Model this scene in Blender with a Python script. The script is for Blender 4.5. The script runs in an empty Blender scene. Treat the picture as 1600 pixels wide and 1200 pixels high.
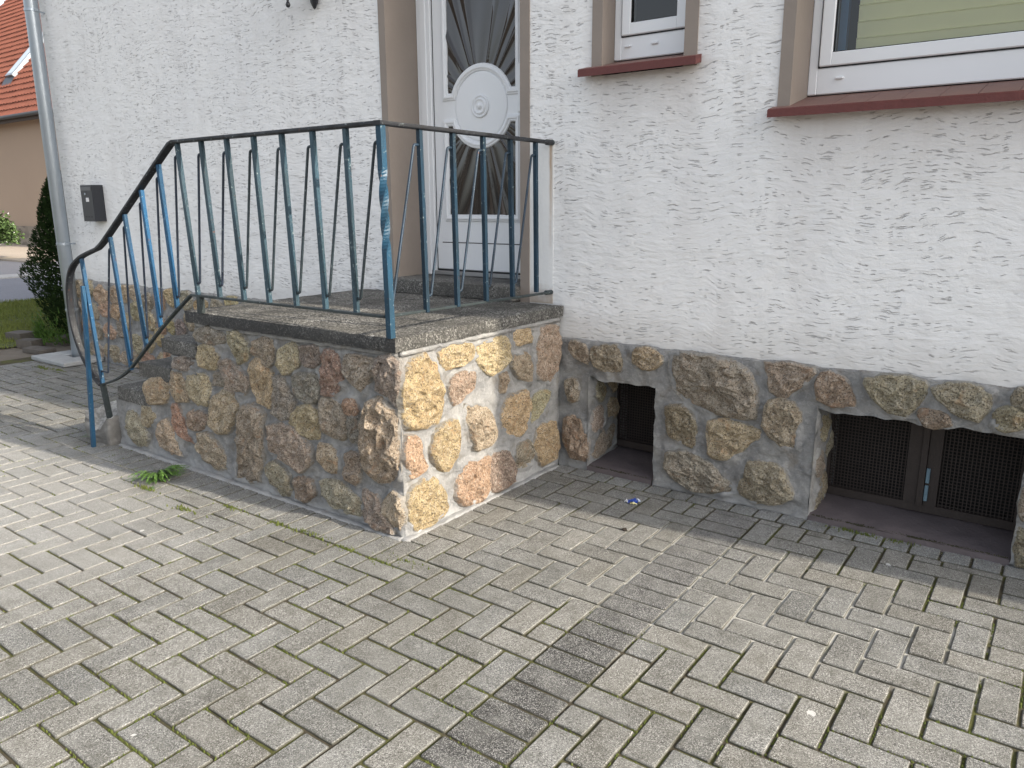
import bpy, math, random
import numpy as np
from mathutils import Vector, Matrix, noise
random.seed(7); R = random.Random(11)
SC = bpy.context.scene; COL = SC.collection

# ------------------------------------------------------------------ camera
CAM_POS = Vector((0.0, -3.25, 1.334))
cam = bpy.data.cameras.new('camera'); cam_o = bpy.data.objects.new('camera', cam); COL.objects.link(cam_o)
cam.sensor_width = 36; cam.lens = 36*1202.2/1600; cam.clip_start = .05; cam.clip_end = 500
pitch, yaw, roll = 0.23066, 0.63089, 0.0047353
Fw = Vector((-math.sin(yaw)*math.cos(pitch), math.cos(yaw)*math.cos(pitch), -math.sin(pitch)))
Rt = Vector((math.cos(yaw), math.sin(yaw), 0)); Dn = Fw.cross(Rt)
R2 = Rt*math.cos(roll)+Dn*math.sin(roll); D2 = Fw.cross(R2)
m = Matrix.Identity(4)
for i in range(3): m[i][0] = R2[i]; m[i][1] = -D2[i]; m[i][2] = -Fw[i]; m[i][3] = CAM_POS[i]
cam_o.matrix_world = m; SC.camera = cam_o

# ------------------------------------------------------------------ light
SUN = Vector((1.74, 0.20, 1.0)).normalized()
elev = math.asin(SUN.z); azim = math.atan2(SUN.x, SUN.y)
w = bpy.data.worlds.new('World'); SC.world = w; w.use_nodes = True
nt = w.node_tree; bg = nt.nodes['Background']
sky = nt.nodes.new('ShaderNodeTexSky'); sky.sky_type = 'NISHITA'; sky.sun_disc = False
sky.sun_elevation = elev; sky.sun_rotation = azim
sky.air_density = 1.0; sky.dust_density = 3.5; sky.ozone_density = 1.0
hs = nt.nodes.new('ShaderNodeHueSaturation'); hs.inputs['Saturation'].default_value = .42; hs.inputs['Value'].default_value = 1.0
nt.links.new(sky.outputs[0], hs.inputs['Color']); nt.links.new(hs.outputs[0], bg.inputs[0]); bg.inputs[1].default_value = 0.15
sl = bpy.data.lights.new('sun', 'SUN'); sl.energy = 2.9; sl.angle = math.radians(.6); sl.color = (1.0, .90, .76)
so = bpy.data.objects.new('sun', sl); COL.objects.link(so)
so.rotation_euler = (-SUN).to_track_quat('-Z', 'Y').to_euler(); so.location = (12, 2, 12)
SC.view_settings.view_transform = 'Standard'; SC.view_settings.look = 'None'
SC.view_settings.exposure = 1.12; SC.view_settings.gamma = 1.0; SC.view_settings.use_curve_mapping = False
SC.cycles.use_denoising = True
SC.cycles.max_bounces = 8

# ------------------------------------------------------------------ helpers
class NT:
    def __init__(s, name, rough=.8):
        s.m = bpy.data.materials.new(name); s.m.use_nodes = True; s.t = s.m.node_tree
        s.p = s.t.nodes['Principled BSDF']; s.p.inputs['Roughness'].default_value = rough
    def n(s, typ, **kw):
        o = s.t.nodes.new('ShaderNode'+typ)
        for k, v in kw.items():
            if hasattr(o, k): setattr(o, k, v)
            else: s.set(o.inputs[k.replace('_', ' ')], v)
        return o
    def set(s, sock, v):
        if isinstance(v, bpy.types.NodeSocket): s.t.links.new(v, sock)
        elif isinstance(v, bpy.types.Node): s.t.links.new(v.outputs[0], sock)
        else: sock.default_value = (tuple(v)+(1,) if isinstance(v, (tuple, list)) and len(v) == 3 and sock.type == 'RGBA' else v)
    def pos(s): return s.n('NewGeometry').outputs['Position']
    def map(s, v, scale=(1, 1, 1), loc=(0, 0, 0), rot=(0, 0, 0)):
        o = s.n('Mapping'); s.set(o.inputs['Vector'], v); o.inputs['Scale'].default_value = scale
        o.inputs['Location'].default_value = loc; o.inputs['Rotation'].default_value = rot; return o.outputs[0]
    def noise(s, v, scale, detail=4, rough=.55, dist=0, out=0):
        o = s.n('TexNoise'); s.set(o.inputs['Vector'], v); o.inputs['Scale'].default_value = scale
        o.inputs['Detail'].default_value = detail; o.inputs['Roughness'].default_value = rough
        o.inputs['Distortion'].default_value = dist; return o.outputs[out]
    def vor(s, v, scale, feature='F1', out='Distance', rnd=1):
        o = s.n('TexVoronoi'); o.feature = feature; s.set(o.inputs['Vector'], v); o.inputs['Scale'].default_value = scale
        o.inputs['Randomness'].default_value = rnd; return o.outputs[out]
    def ramp(s, f, stops):
        o = s.n('ValToRGB'); s.set(o.inputs[0], f); e = o.color_ramp.elements
        while len(e) < len(stops): e.new(.5)
        for q, (p, c) in zip(e, stops):
            q.position = p; q.color = (c, c, c, 1) if not isinstance(c, (tuple, list)) else tuple(c)+(1,)
        return o.outputs[0]
    def mix(s, f, a, b, mode='MIX'):
        o = s.n('Mix'); o.data_type = 'RGBA'; o.blend_type = mode; s.set(o.inputs[0], f); s.set(o.inputs[6], a); s.set(o.inputs[7], b); return o.outputs[2]
    def math(s, op, a, b=0., c=0., clamp=False):
        o = s.n('Math'); o.operation = op; o.use_clamp = clamp; s.set(o.inputs[0], a); s.set(o.inputs[1], b); s.set(o.inputs[2], c); return o.outputs[0]
    def vmath(s, op, a, b=(0, 0, 0)):
        o = s.n('VectorMath'); o.operation = op; s.set(o.inputs[0], a); s.set(o.inputs[1], b); return o.outputs[0]
    def bump(s, h, dist=.005, strength=1, prev=None):
        o = s.n('Bump'); s.set(o.inputs['Height'], h); o.inputs['Distance'].default_value = dist; o.inputs['Strength'].default_value = strength
        if prev is not None: s.t.links.new(prev, o.inputs['Normal'])
        return o.outputs[0]
    def done(s, col=None, rough=None, normal=None, spec=None, metal=None):
        if col is not None: s.set(s.p.inputs['Base Color'], col)
        if rough is not None: s.set(s.p.inputs['Roughness'], rough)
        if normal is not None: s.set(s.p.inputs['Normal'], normal)
        if spec is not None: s.set(s.p.inputs['Specular IOR Level'], spec)
        if metal is not None: s.set(s.p.inputs['Metallic'], metal)
        return s.m
    def objcol(s): return s.n('ObjectInfo').outputs['Color']
    def objrnd(s): return s.n('ObjectInfo').outputs['Random']
    def xyz(s, v):
        o = s.n('SeparateXYZ'); s.set(o.inputs[0], v); return o.outputs

def link(name, me, mat=None, parent=None, color=None, smooth=False):
    o = bpy.data.objects.new(name, me); COL.objects.link(o)
    if mat and not me.materials: me.materials.append(mat)
    if parent is not None: o.parent = parent
    if color is not None: o.color = tuple(color)+(1,)
    if smooth and me.polygons: me.polygons.foreach_set('use_smooth', [True]*len(me.polygons))
    return o
def tag(o, label=None, cat=None, group=None, kind=None):
    if label: o['label'] = label
    if cat: o['category'] = cat
    if group: o['group'] = group
    if kind: o['kind'] = kind
    return o
def empty(name, loc=(0, 0, 0), rz=0):
    o = bpy.data.objects.new(name, None); COL.objects.link(o); o.location = loc; o.rotation_euler = (0, 0, rz); o.empty_display_size = .1; return o

class MB:
    def __init__(s): s.v = []; s.f = []
    def add(s, vs, fs):
        b = len(s.v); s.v += [tuple(q) for q in vs]; s.f += [tuple(b+i for i in f) for f in fs]; return s
    def box(s, a, b):
        (x0, y0, z0), (x1, y1, z1) = a, b
        x0, x1 = min(x0, x1), max(x0, x1); y0, y1 = min(y0, y1), max(y0, y1); z0, z1 = min(z0, z1), max(z0, z1)
        return s.add([(x0, y0, z0), (x1, y0, z0), (x1, y1, z0), (x0, y1, z0), (x0, y0, z1), (x1, y0, z1), (x1, y1, z1), (x0, y1, z1)],
                     [(3, 2, 1, 0), (4, 5, 6, 7), (0, 1, 5, 4), (1, 2, 6, 5), (2, 3, 7, 6), (3, 0, 4, 7)])
    def bbox(s, a, b, r=.003):
        """box with chamfered edges"""
        (x0, y0, z0), (x1, y1, z1) = a, b
        x0, x1 = min(x0, x1), max(x0, x1); y0, y1 = min(y0, y1), max(y0, y1); z0, z1 = min(z0, z1), max(z0, z1)
        r = min(r, (x1-x0)*.45, (y1-y0)*.45, (z1-z0)*.45); c = ((x0+x1)/2, (y0+y1)/2, (z0+z1)/2); h = ((x1-x0)/2, (y1-y0)/2, (z1-z0)/2)
        vs = []; idx = {}
        for sx in (-1, 1):
            for sy in (-1, 1):
                for sz in (-1, 1):
                    for ax in range(3):
                        p = [sx*(h[0]-r), sy*(h[1]-r), sz*(h[2]-r)]; p[ax] = (sx, sy, sz)[ax]*h[ax]
                        idx[(sx, sy, sz, ax)] = len(vs); vs.append(tuple(c[i]+p[i] for i in range(3)))
        fs = []
        def orient(f):
            a_, b_, c_ = (Vector(vs[f[0]]), Vector(vs[f[1]]), Vector(vs[f[2]])); n = (b_-a_).cross(c_-a_)
            ctr = sum((Vector(vs[i]) for i in f), Vector())/len(f)-Vector(c)
            return f if n.dot(ctr) > 0 else tuple(reversed(f))
        for ax in range(3):
            o1, o2 = [(1, 2), (0, 2), (0, 1)][ax]
            for sg in (-1, 1):
                q = []
                for a1, a2 in ((-1, -1), (1, -1), (1, 1), (-1, 1)):
                    k = [0, 0, 0]; k[ax] = sg; k[o1] = a1; k[o2] = a2; q.append(idx[(*k, ax)])
                fs.append(orient(tuple(q)))
        for ax in range(3):   # edges along ax
            o1, o2 = [(1, 2), (0, 2), (0, 1)][ax]
            for a1 in (-1, 1):
                for a2 in (-1, 1):
                    k0 = [0, 0, 0]; k1 = [0, 0, 0]
                    for k, sg in ((k0, -1), (k1, 1)): k[ax] = sg; k[o1] = a1; k[o2] = a2
                    fs.append(orient((idx[(*k0, o1)], idx[(*k1, o1)], idx[(*k1, o2)], idx[(*k0, o2)])))
        for sx in (-1, 1):
            for sy in (-1, 1):
                for sz in (-1, 1): fs.append(orient(tuple(idx[(sx, sy, sz, a_)] for a_ in range(3))))
        return s.add(vs, fs)
    def sweep(s, path, side, prof, closed=False, twist=None):
        """prof: list of (a along side, b along normal); side: constant vector roughly perpendicular to the path"""
        P = [Vector(p) for p in path]; n = len(P); base = len(s.v); k = len(prof)
        for i in range(n):
            if closed: t0 = (P[i]-P[i-1]).normalized(); t1 = (P[(i+1) % n]-P[i]).normalized()
            else:
                t0 = (P[i]-P[i-1]).normalized() if i else (P[1]-P[0]).normalized()
                t1 = (P[i+1]-P[i]).normalized() if i < n-1 else t0
            t = (t0+t1).normalized(); sd = Vector(side); sd = (sd-t*sd.dot(t)).normalized(); nn = t.cross(sd)
            kf = 1/max(.35, math.sqrt(max(.02, (1+t0.dot(t1))/2)))
            sd_in = abs((t1-t0).dot(sd)) > abs((t1-t0).dot(nn))
            ka, kb = (kf, 1) if sd_in else (1, kf)
            ca, sa = (math.cos(twist[i]), math.sin(twist[i])) if twist else (1, 0)
            for a, b in prof:
                a, b = a*ca-b*sa, a*sa+b*ca
                s.v.append(tuple(P[i]+sd*a*ka+nn*b*kb))
        for i in range(n if closed else n-1):
            j = (i+1) % n
            for q in range(k):
                r = (q+1) % k
                s.f.append((base+i*k+q, base+i*k+r, base+j*k+r, base+j*k+q))
        if not closed:
            s.f.append(tuple(base+q for q in reversed(range(k)))); s.f.append(tuple(base+(n-1)*k+q for q in range(k)))
        return s
    def tube(s, path, r, k=8, side=None):
        prof = [(r*math.cos(2*math.pi*q/k), r*math.sin(2*math.pi*q/k)) for q in range(k)]
        if side is None:
            d = Vector(path[-1])-Vector(path[0]); side = (1, 0, 0) if abs(d.x) < abs(d.y)+abs(d.z) and abs(d.x) < .8*d.length else (0, 1, 0)
        return s.sweep(path, side, prof)
    def lathe(s, prof, M=Matrix.Identity(4), k=24):
        """prof: (r, z)"""
        base = len(s.v)
        for r, z in prof:
            for q in range(k):
                a = 2*math.pi*q/k; s.v.append(tuple(M @ Vector((r*math.cos(a), r*math.sin(a), z))))
        for i in range(len(prof)-1):
            for q in range(k):
                r = (q+1) % k; s.f.append((base+i*k+q, base+i*k+r, base+(i+1)*k+r, base+(i+1)*k+q))
        return s
    def build(s, name, mat, parent=None, color=None, smooth=False, fix=False):
        me = bpy.data.meshes.new(name); me.from_pydata(s.v, [], s.f); me.update()
        if fix:
            import bmesh
            b = bmesh.new(); b.from_mesh(me); bmesh.ops.recalc_face_normals(b, faces=b.faces); b.to_mesh(me); b.free()
        return link(name, me, mat, parent, color, smooth)
def rprof(w, h, r):
    """rounded rectangle profile w (side) x h (normal)"""
    w /= 2; h /= 2; out = []
    for cx, cy, a0 in ((w-r, h-r, 0), (-w+r, h-r, 90), (-w+r, -h+r, 180), (w-r, -h+r, 270)):
        for a in (0, 45, 90): out.append((cx+r*math.cos(math.radians(a0+a)), cy+r*math.sin(math.radians(a0+a))))
    return out
def fbm(p, o=4):
    return noise.fractal(p, 1.0, 2.0, o, noise_basis='PERLIN_ORIGINAL')

# ------------------------------------------------------------------ materials
def mat_simple(name, col, rough=.6, nscale=20, amt=.15, bump=.0, metal=0, spec=.5):
    t = NT(name, rough); P = t.pos(); n = t.noise(P, nscale, 5)
    c = t.mix(t.math('MULTIPLY', n, amt*2), col, tuple(x*.45 for x in col))
    return t.done(c, None, t.bump(t.noise(P, nscale*5, 4), bump) if bump else None, spec, metal)

def mat_render():
    t = NT('scratched_render', .85); P = t.pos()
    wob = t.noise(t.map(P, (1, 1, 1)), 3.0, 2, out=1); wob2 = t.noise(P, 38, 3, out=1)
    q = t.vmath('ADD', P, t.vmath('MULTIPLY', t.vmath('SUBTRACT', wob, (.5, .5, .5)), (.12, 0, .14)))
    q = t.vmath('ADD', q, t.vmath('MULTIPLY', t.vmath('SUBTRACT', wob2, (.5, .5, .5)), (.012, 0, .016)))
    hs = []
    dens = t.noise(P, 1.5, 4, .6)
    for (sx, sz, thr, ext, off, lo) in ((13, 150, .27, .86, 0, .56), (30, 230, .30, .86, 5.3, .5), (7.5, 140, .22, .88, 9.1, .55)):
        v = t.n('TexVoronoi'); v.feature = 'F1'; v.inputs['Scale'].default_value = 1
        t.set(v.inputs['Vector'], t.map(q, (sx, .01, sz), (off, 0, off*2)))
        rc = t.xyz(v.outputs['Color'])[0]
        on = t.math('GREATER_THAN', t.math('ADD', rc, t.math('MULTIPLY', t.math('SUBTRACT', dens, .51), .8)), ext)
        edge = t.n('MapRange'); edge.interpolation_type = 'SMOOTHSTEP'
        t.set(edge.inputs['Value'], v.outputs['Distance']); edge.inputs['From Min'].default_value = thr*1.35; edge.inputs['From Max'].default_value = thr*.55
        hs.append(t.math('MULTIPLY', on, edge.outputs[0]))
    g = t.math('MAXIMUM', t.math('MAXIMUM', hs[0], hs[1]), hs[2])
    drag = t.noise(t.map(q, (9, 9, 60)), 1, 4)
    grain = t.noise(P, 260, 3)
    h = t.math('ADD', t.math('MULTIPLY', g, -1.0), t.math('ADD', t.math('MULTIPLY', drag, .8), t.math('MULTIPLY', grain, .2)))
    nrm = t.bump(h, .006, .9); nrm = t.bump(t.noise(t.map(P, (1, 1, 1.5)), 9, 4), .016, .6, nrm)
    st = t.noise(t.map(P, (1.6, 1, .7)), 1.6, 4)
    c = t.mix(st, (.80, .805, .81), (.89, .885, .87))
    st2 = t.noise(t.map(P, (5, 1, 1.2)), 1.2, 5)
    c = t.mix(t.ramp(st2, [(.5, 0), (.75, .25)]), c, (.60, .57, .55))
    c = t.mix(t.math('MULTIPLY', g, t.ramp(t.noise(P, 9, 3), [(.35, .10), (.65, .48)])), c, (.30, .28, .265))  # scratches tinted dark: their groove shadow put into the colour, besides the bump
    # splash-back grime just above the plinth and below the sills
    z = t.xyz(P)[2]
    gr = t.n('MapRange'); t.set(gr.inputs['Value'], t.math('ADD', z, t.math('MULTIPLY', t.noise(P, 6, 4), -.22))); gr.inputs['From Min'].default_value = .76; gr.inputs['From Max'].default_value = .52
    c = t.mix(t.math('MULTIPLY', gr.outputs[0], .45), c, (.42, .40, .37))
    x = t.xyz(P)[0]
    def under(x0, x1, z0, dep):   # soft grey run-off dirt on the wall under a sill
        a = t.n('MapRange'); t.set(a.inputs['Value'], x); a.inputs['From Min'].default_value = x0-.06; a.inputs['From Max'].default_value = x0+.08
        b = t.n('MapRange'); t.set(b.inputs['Value'], x); b.inputs['From Min'].default_value = x1+.06; b.inputs['From Max'].default_value = x1-.08
        d = t.n('MapRange'); t.set(d.inputs['Value'], t.math('ADD', z, t.math('MULTIPLY', t.noise(t.map(P, (7, 1, 1)), 1.5, 4), .25))); d.inputs['From Min'].default_value = z0-dep; d.inputs['From Max'].default_value = z0+.12
        return t.math('MULTIPLY', t.math('MULTIPLY', a.outputs[0], b.outputs[0]), t.math('MULTIPLY', d.outputs[0], d.outputs[0]))
    u = t.math('MAXIMUM', under(-1.93, -1.38, 1.89, .38), under(-1.05, .5, 1.66, .40))
    c = t.mix(t.math('MULTIPLY', u, .5), c, (.45, .40, .37))
    return t.done(c, None, nrm, .25)

def mat_mortar():
    t = NT('lime_mortar', .9); P = t.pos()
    a = t.noise(P, 9, 5, .6); b = t.noise(P, 38, 5, .65, 1.5)
    c = t.mix(t.ramp(a, [(.3, 0), (.7, 1)]), (.185, .187, .190), (.37, .365, .35)); c = t.mix(t.ramp(b, [(.48, 0), (.74, .5)]), c, (.48, .475, .455))
    c = t.mix(t.ramp(t.noise(P, 14, 4), [(.56, 0), (.70, .5)]), c, (.17, .145, .115))
    z = t.xyz(P)[2]
    lo = t.n('MapRange'); t.set(lo.inputs['Value'], t.math('ADD', z, t.math('MULTIPLY', t.noise(P, 11, 4), .14))); lo.inputs['From Min'].default_value = .16; lo.inputs['From Max'].default_value = .06
    c = t.mix(t.math('MULTIPLY', lo.outputs[0], .35), c, (.60, .61, .62))
    h = t.math('ADD', t.math('MULTIPLY', t.noise(P, 55, 5, .6, 1.0), 1.), t.math('MULTIPLY', t.noise(P, 420, 3), .35))
    return t.done(c, None, t.bump(h, .010, 1), .2)

def mat_rock():
    t = NT('limestone', .85); P = t.pos(); rnd = t.objrnd()
    q = t.vmath('ADD', P, t.n('CombineXYZ', X=t.math('MULTIPLY', rnd, 7.)).outputs[0])
    base = t.objcol()
    n1 = t.noise(q, 22, 6, .7, .6); n2 = t.noise(q, 90, 5, .7)
    c = t.mix(t.ramp(n1, [(.36, .6), (.62, 0)]), base, t.mix(1.0, base, (.58, .50, .44), 'MULTIPLY'))
    c = t.mix(t.ramp(n2, [(.50, 0), (.66, .8)]), c, t.mix(.5, base, (.80, .75, .66)))
    c = t.mix(t.ramp(t.noise(q, 160, 4, .7), [(.40, .8), (.48, 0)]), c, (.06, .05, .038))
    c = t.mix(t.ramp(t.noise(q, 13, 4, .6, 1.2), [(.60, 0), (.68, .35)]), c, t.mix(1.0, base, (.95, .62, .42), 'MULTIPLY'))
    at = t.n('Attribute'); at.attribute_name = 'wash'; ws = t.math('ADD', at.outputs['Fac'], t.math('MULTIPLY', t.math('SUBTRACT', t.noise(P, 55, 5, .65), .5), 1.5))
    wk = t.ramp(ws, [(.62, 0), (.80, 1)]); c = t.mix(t.math('MULTIPLY', wk, .75), c, t.mix(t.noise(P, 30, 4), (.24, .235, .22), (.46, .45, .42)))
    v = t.vor(q, 60, 'F1'); h = t.math('ADD', t.noise(q, 45, 8, .72), t.math('MULTIPLY', v, .35))
    nrm = t.bump(h, .024, .95); nrm = t.bump(t.noise(q, 260, 4, .7), .005, .9, nrm)
    return t.done(c, None, nrm, .3)

def speckle(t, P, s1=240, s2=420):
    v = t.n('TexVoronoi'); v.inputs['Scale'].default_value = s1; t.set(v.inputs['Vector'], P)
    r = t.xyz(v.outputs['Color'])
    v2 = t.n('TexVoronoi'); v2.inputs['Scale'].default_value = s2; t.set(v2.inputs['Vector'], P)
    return r[0], t.xyz(v2.outputs['Color'])[1]

def mat_paver():
    t = NT('concrete_paver', .88); P = t.pos(); rnd = t.objrnd()
    at = t.n('Attribute'); at.attribute_name = 'tint'; base = t.mix(1.0, at.outputs[0], t.objcol(), 'MULTIPLY')
    a, b = speckle(t, P, 260, 480)
    c = t.mix(t.ramp(a, [(0, .85), (.25, .45), (.5, 0)]), base, t.mix(1., base, (.22, .21, .20), 'MULTIPLY'))
    c = t.mix(t.ramp(b, [(.62, 0), (.82, .55), (.97, 1)]), c, t.mix(.5, base, (.75, .74, .70)))
    c = t.mix(t.ramp(t.noise(P, 1.7, 4), [(.40, .0), (.68, .45)]), c, t.mix(1., base, (.62, .61, .56), 'MULTIPLY')); c = t.mix(t.ramp(t.noise(P, 16, 6, .7), [(.46, 0), (.66, .5)]), c, t.mix(1., base, (.60, .59, .53), 'MULTIPLY'))
    dm = t.math('MULTIPLY', t.math('SUBTRACT', 1., at.outputs['Alpha']), 1.); dk = t.math('ADD', dm, t.math('MULTIPLY', t.math('SUBTRACT', t.noise(P, 70, 4, .7), .5), .9)); c = t.mix(t.ramp(dk, [(.35, 0), (.75, .9)]), c, (.075, .072, .055))
    c = t.mix(t.ramp(t.noise(P, 7, 5, .6), [(.45, 0), (.75, .30)]), c, (.36, .36, .34))
    c = t.mix(t.ramp(t.noise(P, 30, 4, .6), [(.62, 0), (.74, .35)]), c, (.10, .095, .07))
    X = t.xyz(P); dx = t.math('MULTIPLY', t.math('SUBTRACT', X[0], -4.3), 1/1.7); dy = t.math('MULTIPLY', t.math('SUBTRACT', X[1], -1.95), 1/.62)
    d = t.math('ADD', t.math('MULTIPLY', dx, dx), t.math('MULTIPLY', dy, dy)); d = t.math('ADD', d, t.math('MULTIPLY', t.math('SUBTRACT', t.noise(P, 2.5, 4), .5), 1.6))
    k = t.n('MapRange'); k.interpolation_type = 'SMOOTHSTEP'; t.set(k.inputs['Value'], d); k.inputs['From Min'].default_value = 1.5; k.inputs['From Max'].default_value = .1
    c = t.mix(t.math('MULTIPLY', k.outputs[0], .36), c, (.44, .435, .42))  # paler patch left of the stair: sunlight glare painted into the paver colour
    # small lime splashes
    sp = t.n('TexVoronoi'); sp.inputs['Scale'].default_value = 5; t.set(sp.inputs['Vector'], t.vmath('ADD', P, t.vmath('MULTIPLY', t.noise(P, 60, 3, out=1), (.02, .02, 0))))
    on = t.math('MULTIPLY', t.math('LESS_THAN', sp.outputs['Distance'], .055), t.math('GREATER_THAN', t.xyz(sp.outputs['Color'])[0], .86))
    c = t.mix(t.math('MULTIPLY', on, .75), c, (.62, .62, .60))
    h = t.math('ADD', t.noise(P, 330, 4, .7), t.math('MULTIPLY', t.noise(P, 45, 3), .6))
    return t.done(c, None, t.bump(h, .003, .85), .3)

def mat_joint():
    t = NT('joint_sand_and_moss', .95); P = t.pos()
    c = t.mix(t.noise(P, 40, 5), (.040, .034, .024), (.115, .10, .072))
    c = t.mix(t.ramp(t.noise(P, 5.5, 5, .65), [(.44, 0), (.56, .85)]), c, t.mix(t.noise(P, 150, 3), (.055, .062, .018), (.14, .145, .055)))
    # lime mortar worked into the joints in front of the plinth
    X = t.xyz(P); dx = t.math('MULTIPLY', t.math('SUBTRACT', X[0], -1.05), 1/1.05); dy = t.math('MULTIPLY', t.math('SUBTRACT', X[1], -.80), 1/.42)
    d = t.math('ADD', t.math('MULTIPLY', dx, dx), t.math('MULTIPLY', dy, dy)); d = t.math('ADD', d, t.math('MULTIPLY', t.math('SUBTRACT', t.noise(P, 4.5, 4), .5), 3.2))
    k = t.n('MapRange'); t.set(k.inputs['Value'], d); k.inputs['From Min'].default_value = 1.1; k.inputs['From Max'].default_value = .5
    c = t.mix(k.outputs[0], c, t.mix(t.noise(P, 90, 4), (.34, .33, .30), (.60, .59, .55)))
    dx = t.math('MULTIPLY', t.math('SUBTRACT', X[0], -4.3), 1/1.5); dy = t.math('MULTIPLY', t.math('SUBTRACT', X[1], -1.6), 1/.5)
    d = t.math('ADD', t.math('MULTIPLY', dx, dx), t.math('MULTIPLY', dy, dy)); d = t.math('ADD', d, t.math('MULTIPLY', t.math('SUBTRACT', t.noise(P, 3.5, 4), .5), 3.5))
    k = t.n('MapRange'); t.set(k.inputs['Value'], d); k.inputs['From Min'].default_value = 1.1; k.inputs['From Max'].default_value = .5
    c = t.mix(t.math('MULTIPLY', k.outputs[0], .7), c, (.40, .39, .36))
    return t.done(c, None, t.bump(t.noise(P, 170, 4, .7), .006), .1)

def mat_washed(stain_shade=True):
    t = NT('washed_concrete', .85); P = t.pos()
    a, b = speckle(t, P, 150, 300)
    c = t.ramp(a, [(0, (.035, .035, .035)), (.3, (.09, .088, .082)), (.6, (.19, .185, .17)), (.8, (.36, .35, .32)), (1, (.60, .59, .56))])
    c = t.mix(t.ramp(b, [(.3, .55), (.5, 0)]), c, (.05, .047, .043))
    c = t.mix(t.ramp(t.noise(P, 3.5, 5, .6), [(.40, .75), (.66, .1)]), c, (.045, .043, .038))
    c = t.mix(t.ramp(t.noise(P, 8, 4), [(.5, 0), (.72, .3)]), c, (.23, .22, .19))
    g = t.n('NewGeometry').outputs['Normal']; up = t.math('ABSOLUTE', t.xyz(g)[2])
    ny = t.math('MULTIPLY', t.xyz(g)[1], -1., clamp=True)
    if not stain_shade: c = t.mix(.25, c, (.17, .168, .16))
    c = t.mix(t.math('MULTIPLY', t.math('SUBTRACT', 1., up, clamp=True), t.ramp(t.noise(P, 4, 4), [(.3, .15), (.7, .55 if stain_shade else .25)])), c, (.06, .06, .058))
    if stain_shade: c = t.mix(t.math('MULTIPLY', ny, t.ramp(t.noise(P, 5, 4, .65), [(.32, .9), (.70, .35)])), c, (.035, .036, .038))  # faces towards -Y darkened: black stains, with their shade put into the colour
    return t.done(c, None, t.bump(t.vor(P, 150), .004, .9), .3)

def mat_iron():
    t = NT('weathered_blue_paint', .5); P = t.pos()
    base = t.objcol()
    n = t.noise(t.map(P, (1, 1, .35)), 14, 5, .6)
    c = t.mix(t.ramp(n, [(.42, 0), (.62, .75)]), base, t.mix(1., base, (.65, .60, .55), 'MULTIPLY'))
    c = t.mix(t.ramp(t.noise(P, 60, 4, .7), [(.62, 0), (.70, .6)]), c, (.35, .42, .42))
    c = t.mix(t.ramp(t.noise(P, 26, 5, .7), [(.66, 0), (.72, .8)]), c, (.16, .055, .022))
    z = t.xyz(P)[2]
    return t.done(c, t.ramp(n, [(.3, .38), (.7, .7)]), t.bump(t.noise(P, 90, 4), .002, .7), .45)
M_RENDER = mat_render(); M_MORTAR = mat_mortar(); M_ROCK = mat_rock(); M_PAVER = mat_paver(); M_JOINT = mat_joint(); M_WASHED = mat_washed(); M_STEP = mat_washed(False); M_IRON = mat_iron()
M_TAUPE = mat_simple('taupe_masonry_paint', (.30, .255, .22), .75, 5, .18, .002)
M_PVC = mat_simple('white_upvc', (.87, .89, .91), .28, 3, .05)
M_SEAL = mat_simple('black_gasket', (.012, .012, .014), .5, 30, .1)
M_CLINKER = mat_simple('oxide_red_sill_paint', (.155, .040, .034), .5, 25, .35, .002)
M_CLINKTOP = mat_simple('dusty_sill_tile', (.24, .13, .105), .65, 18, .35, .002)
M_ZINC = mat_simple('zinc_pipe', (.40, .45, .50), .36, 6, .22, .0006, .75)
M_BLACK = mat_simple('black_powder_coat', (.018, .020, .026), .38, 20, .1)
M_RUST = mat_simple('brown_primed_steel', (.050, .038, .033), .7, 20, .35, .002)
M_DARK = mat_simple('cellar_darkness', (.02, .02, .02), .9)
M_SILLSTONE = mat_simple('worn_cellar_sill', (.15, .125, .13), .8, 12, .4, .004)
M_SOIL = mat_simple('soil', (.13, .105, .08), .95, 9, .4, .012)
M_PLASTIC_DK = mat_simple('dark_interior', (.03, .03, .035), .8)
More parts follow.
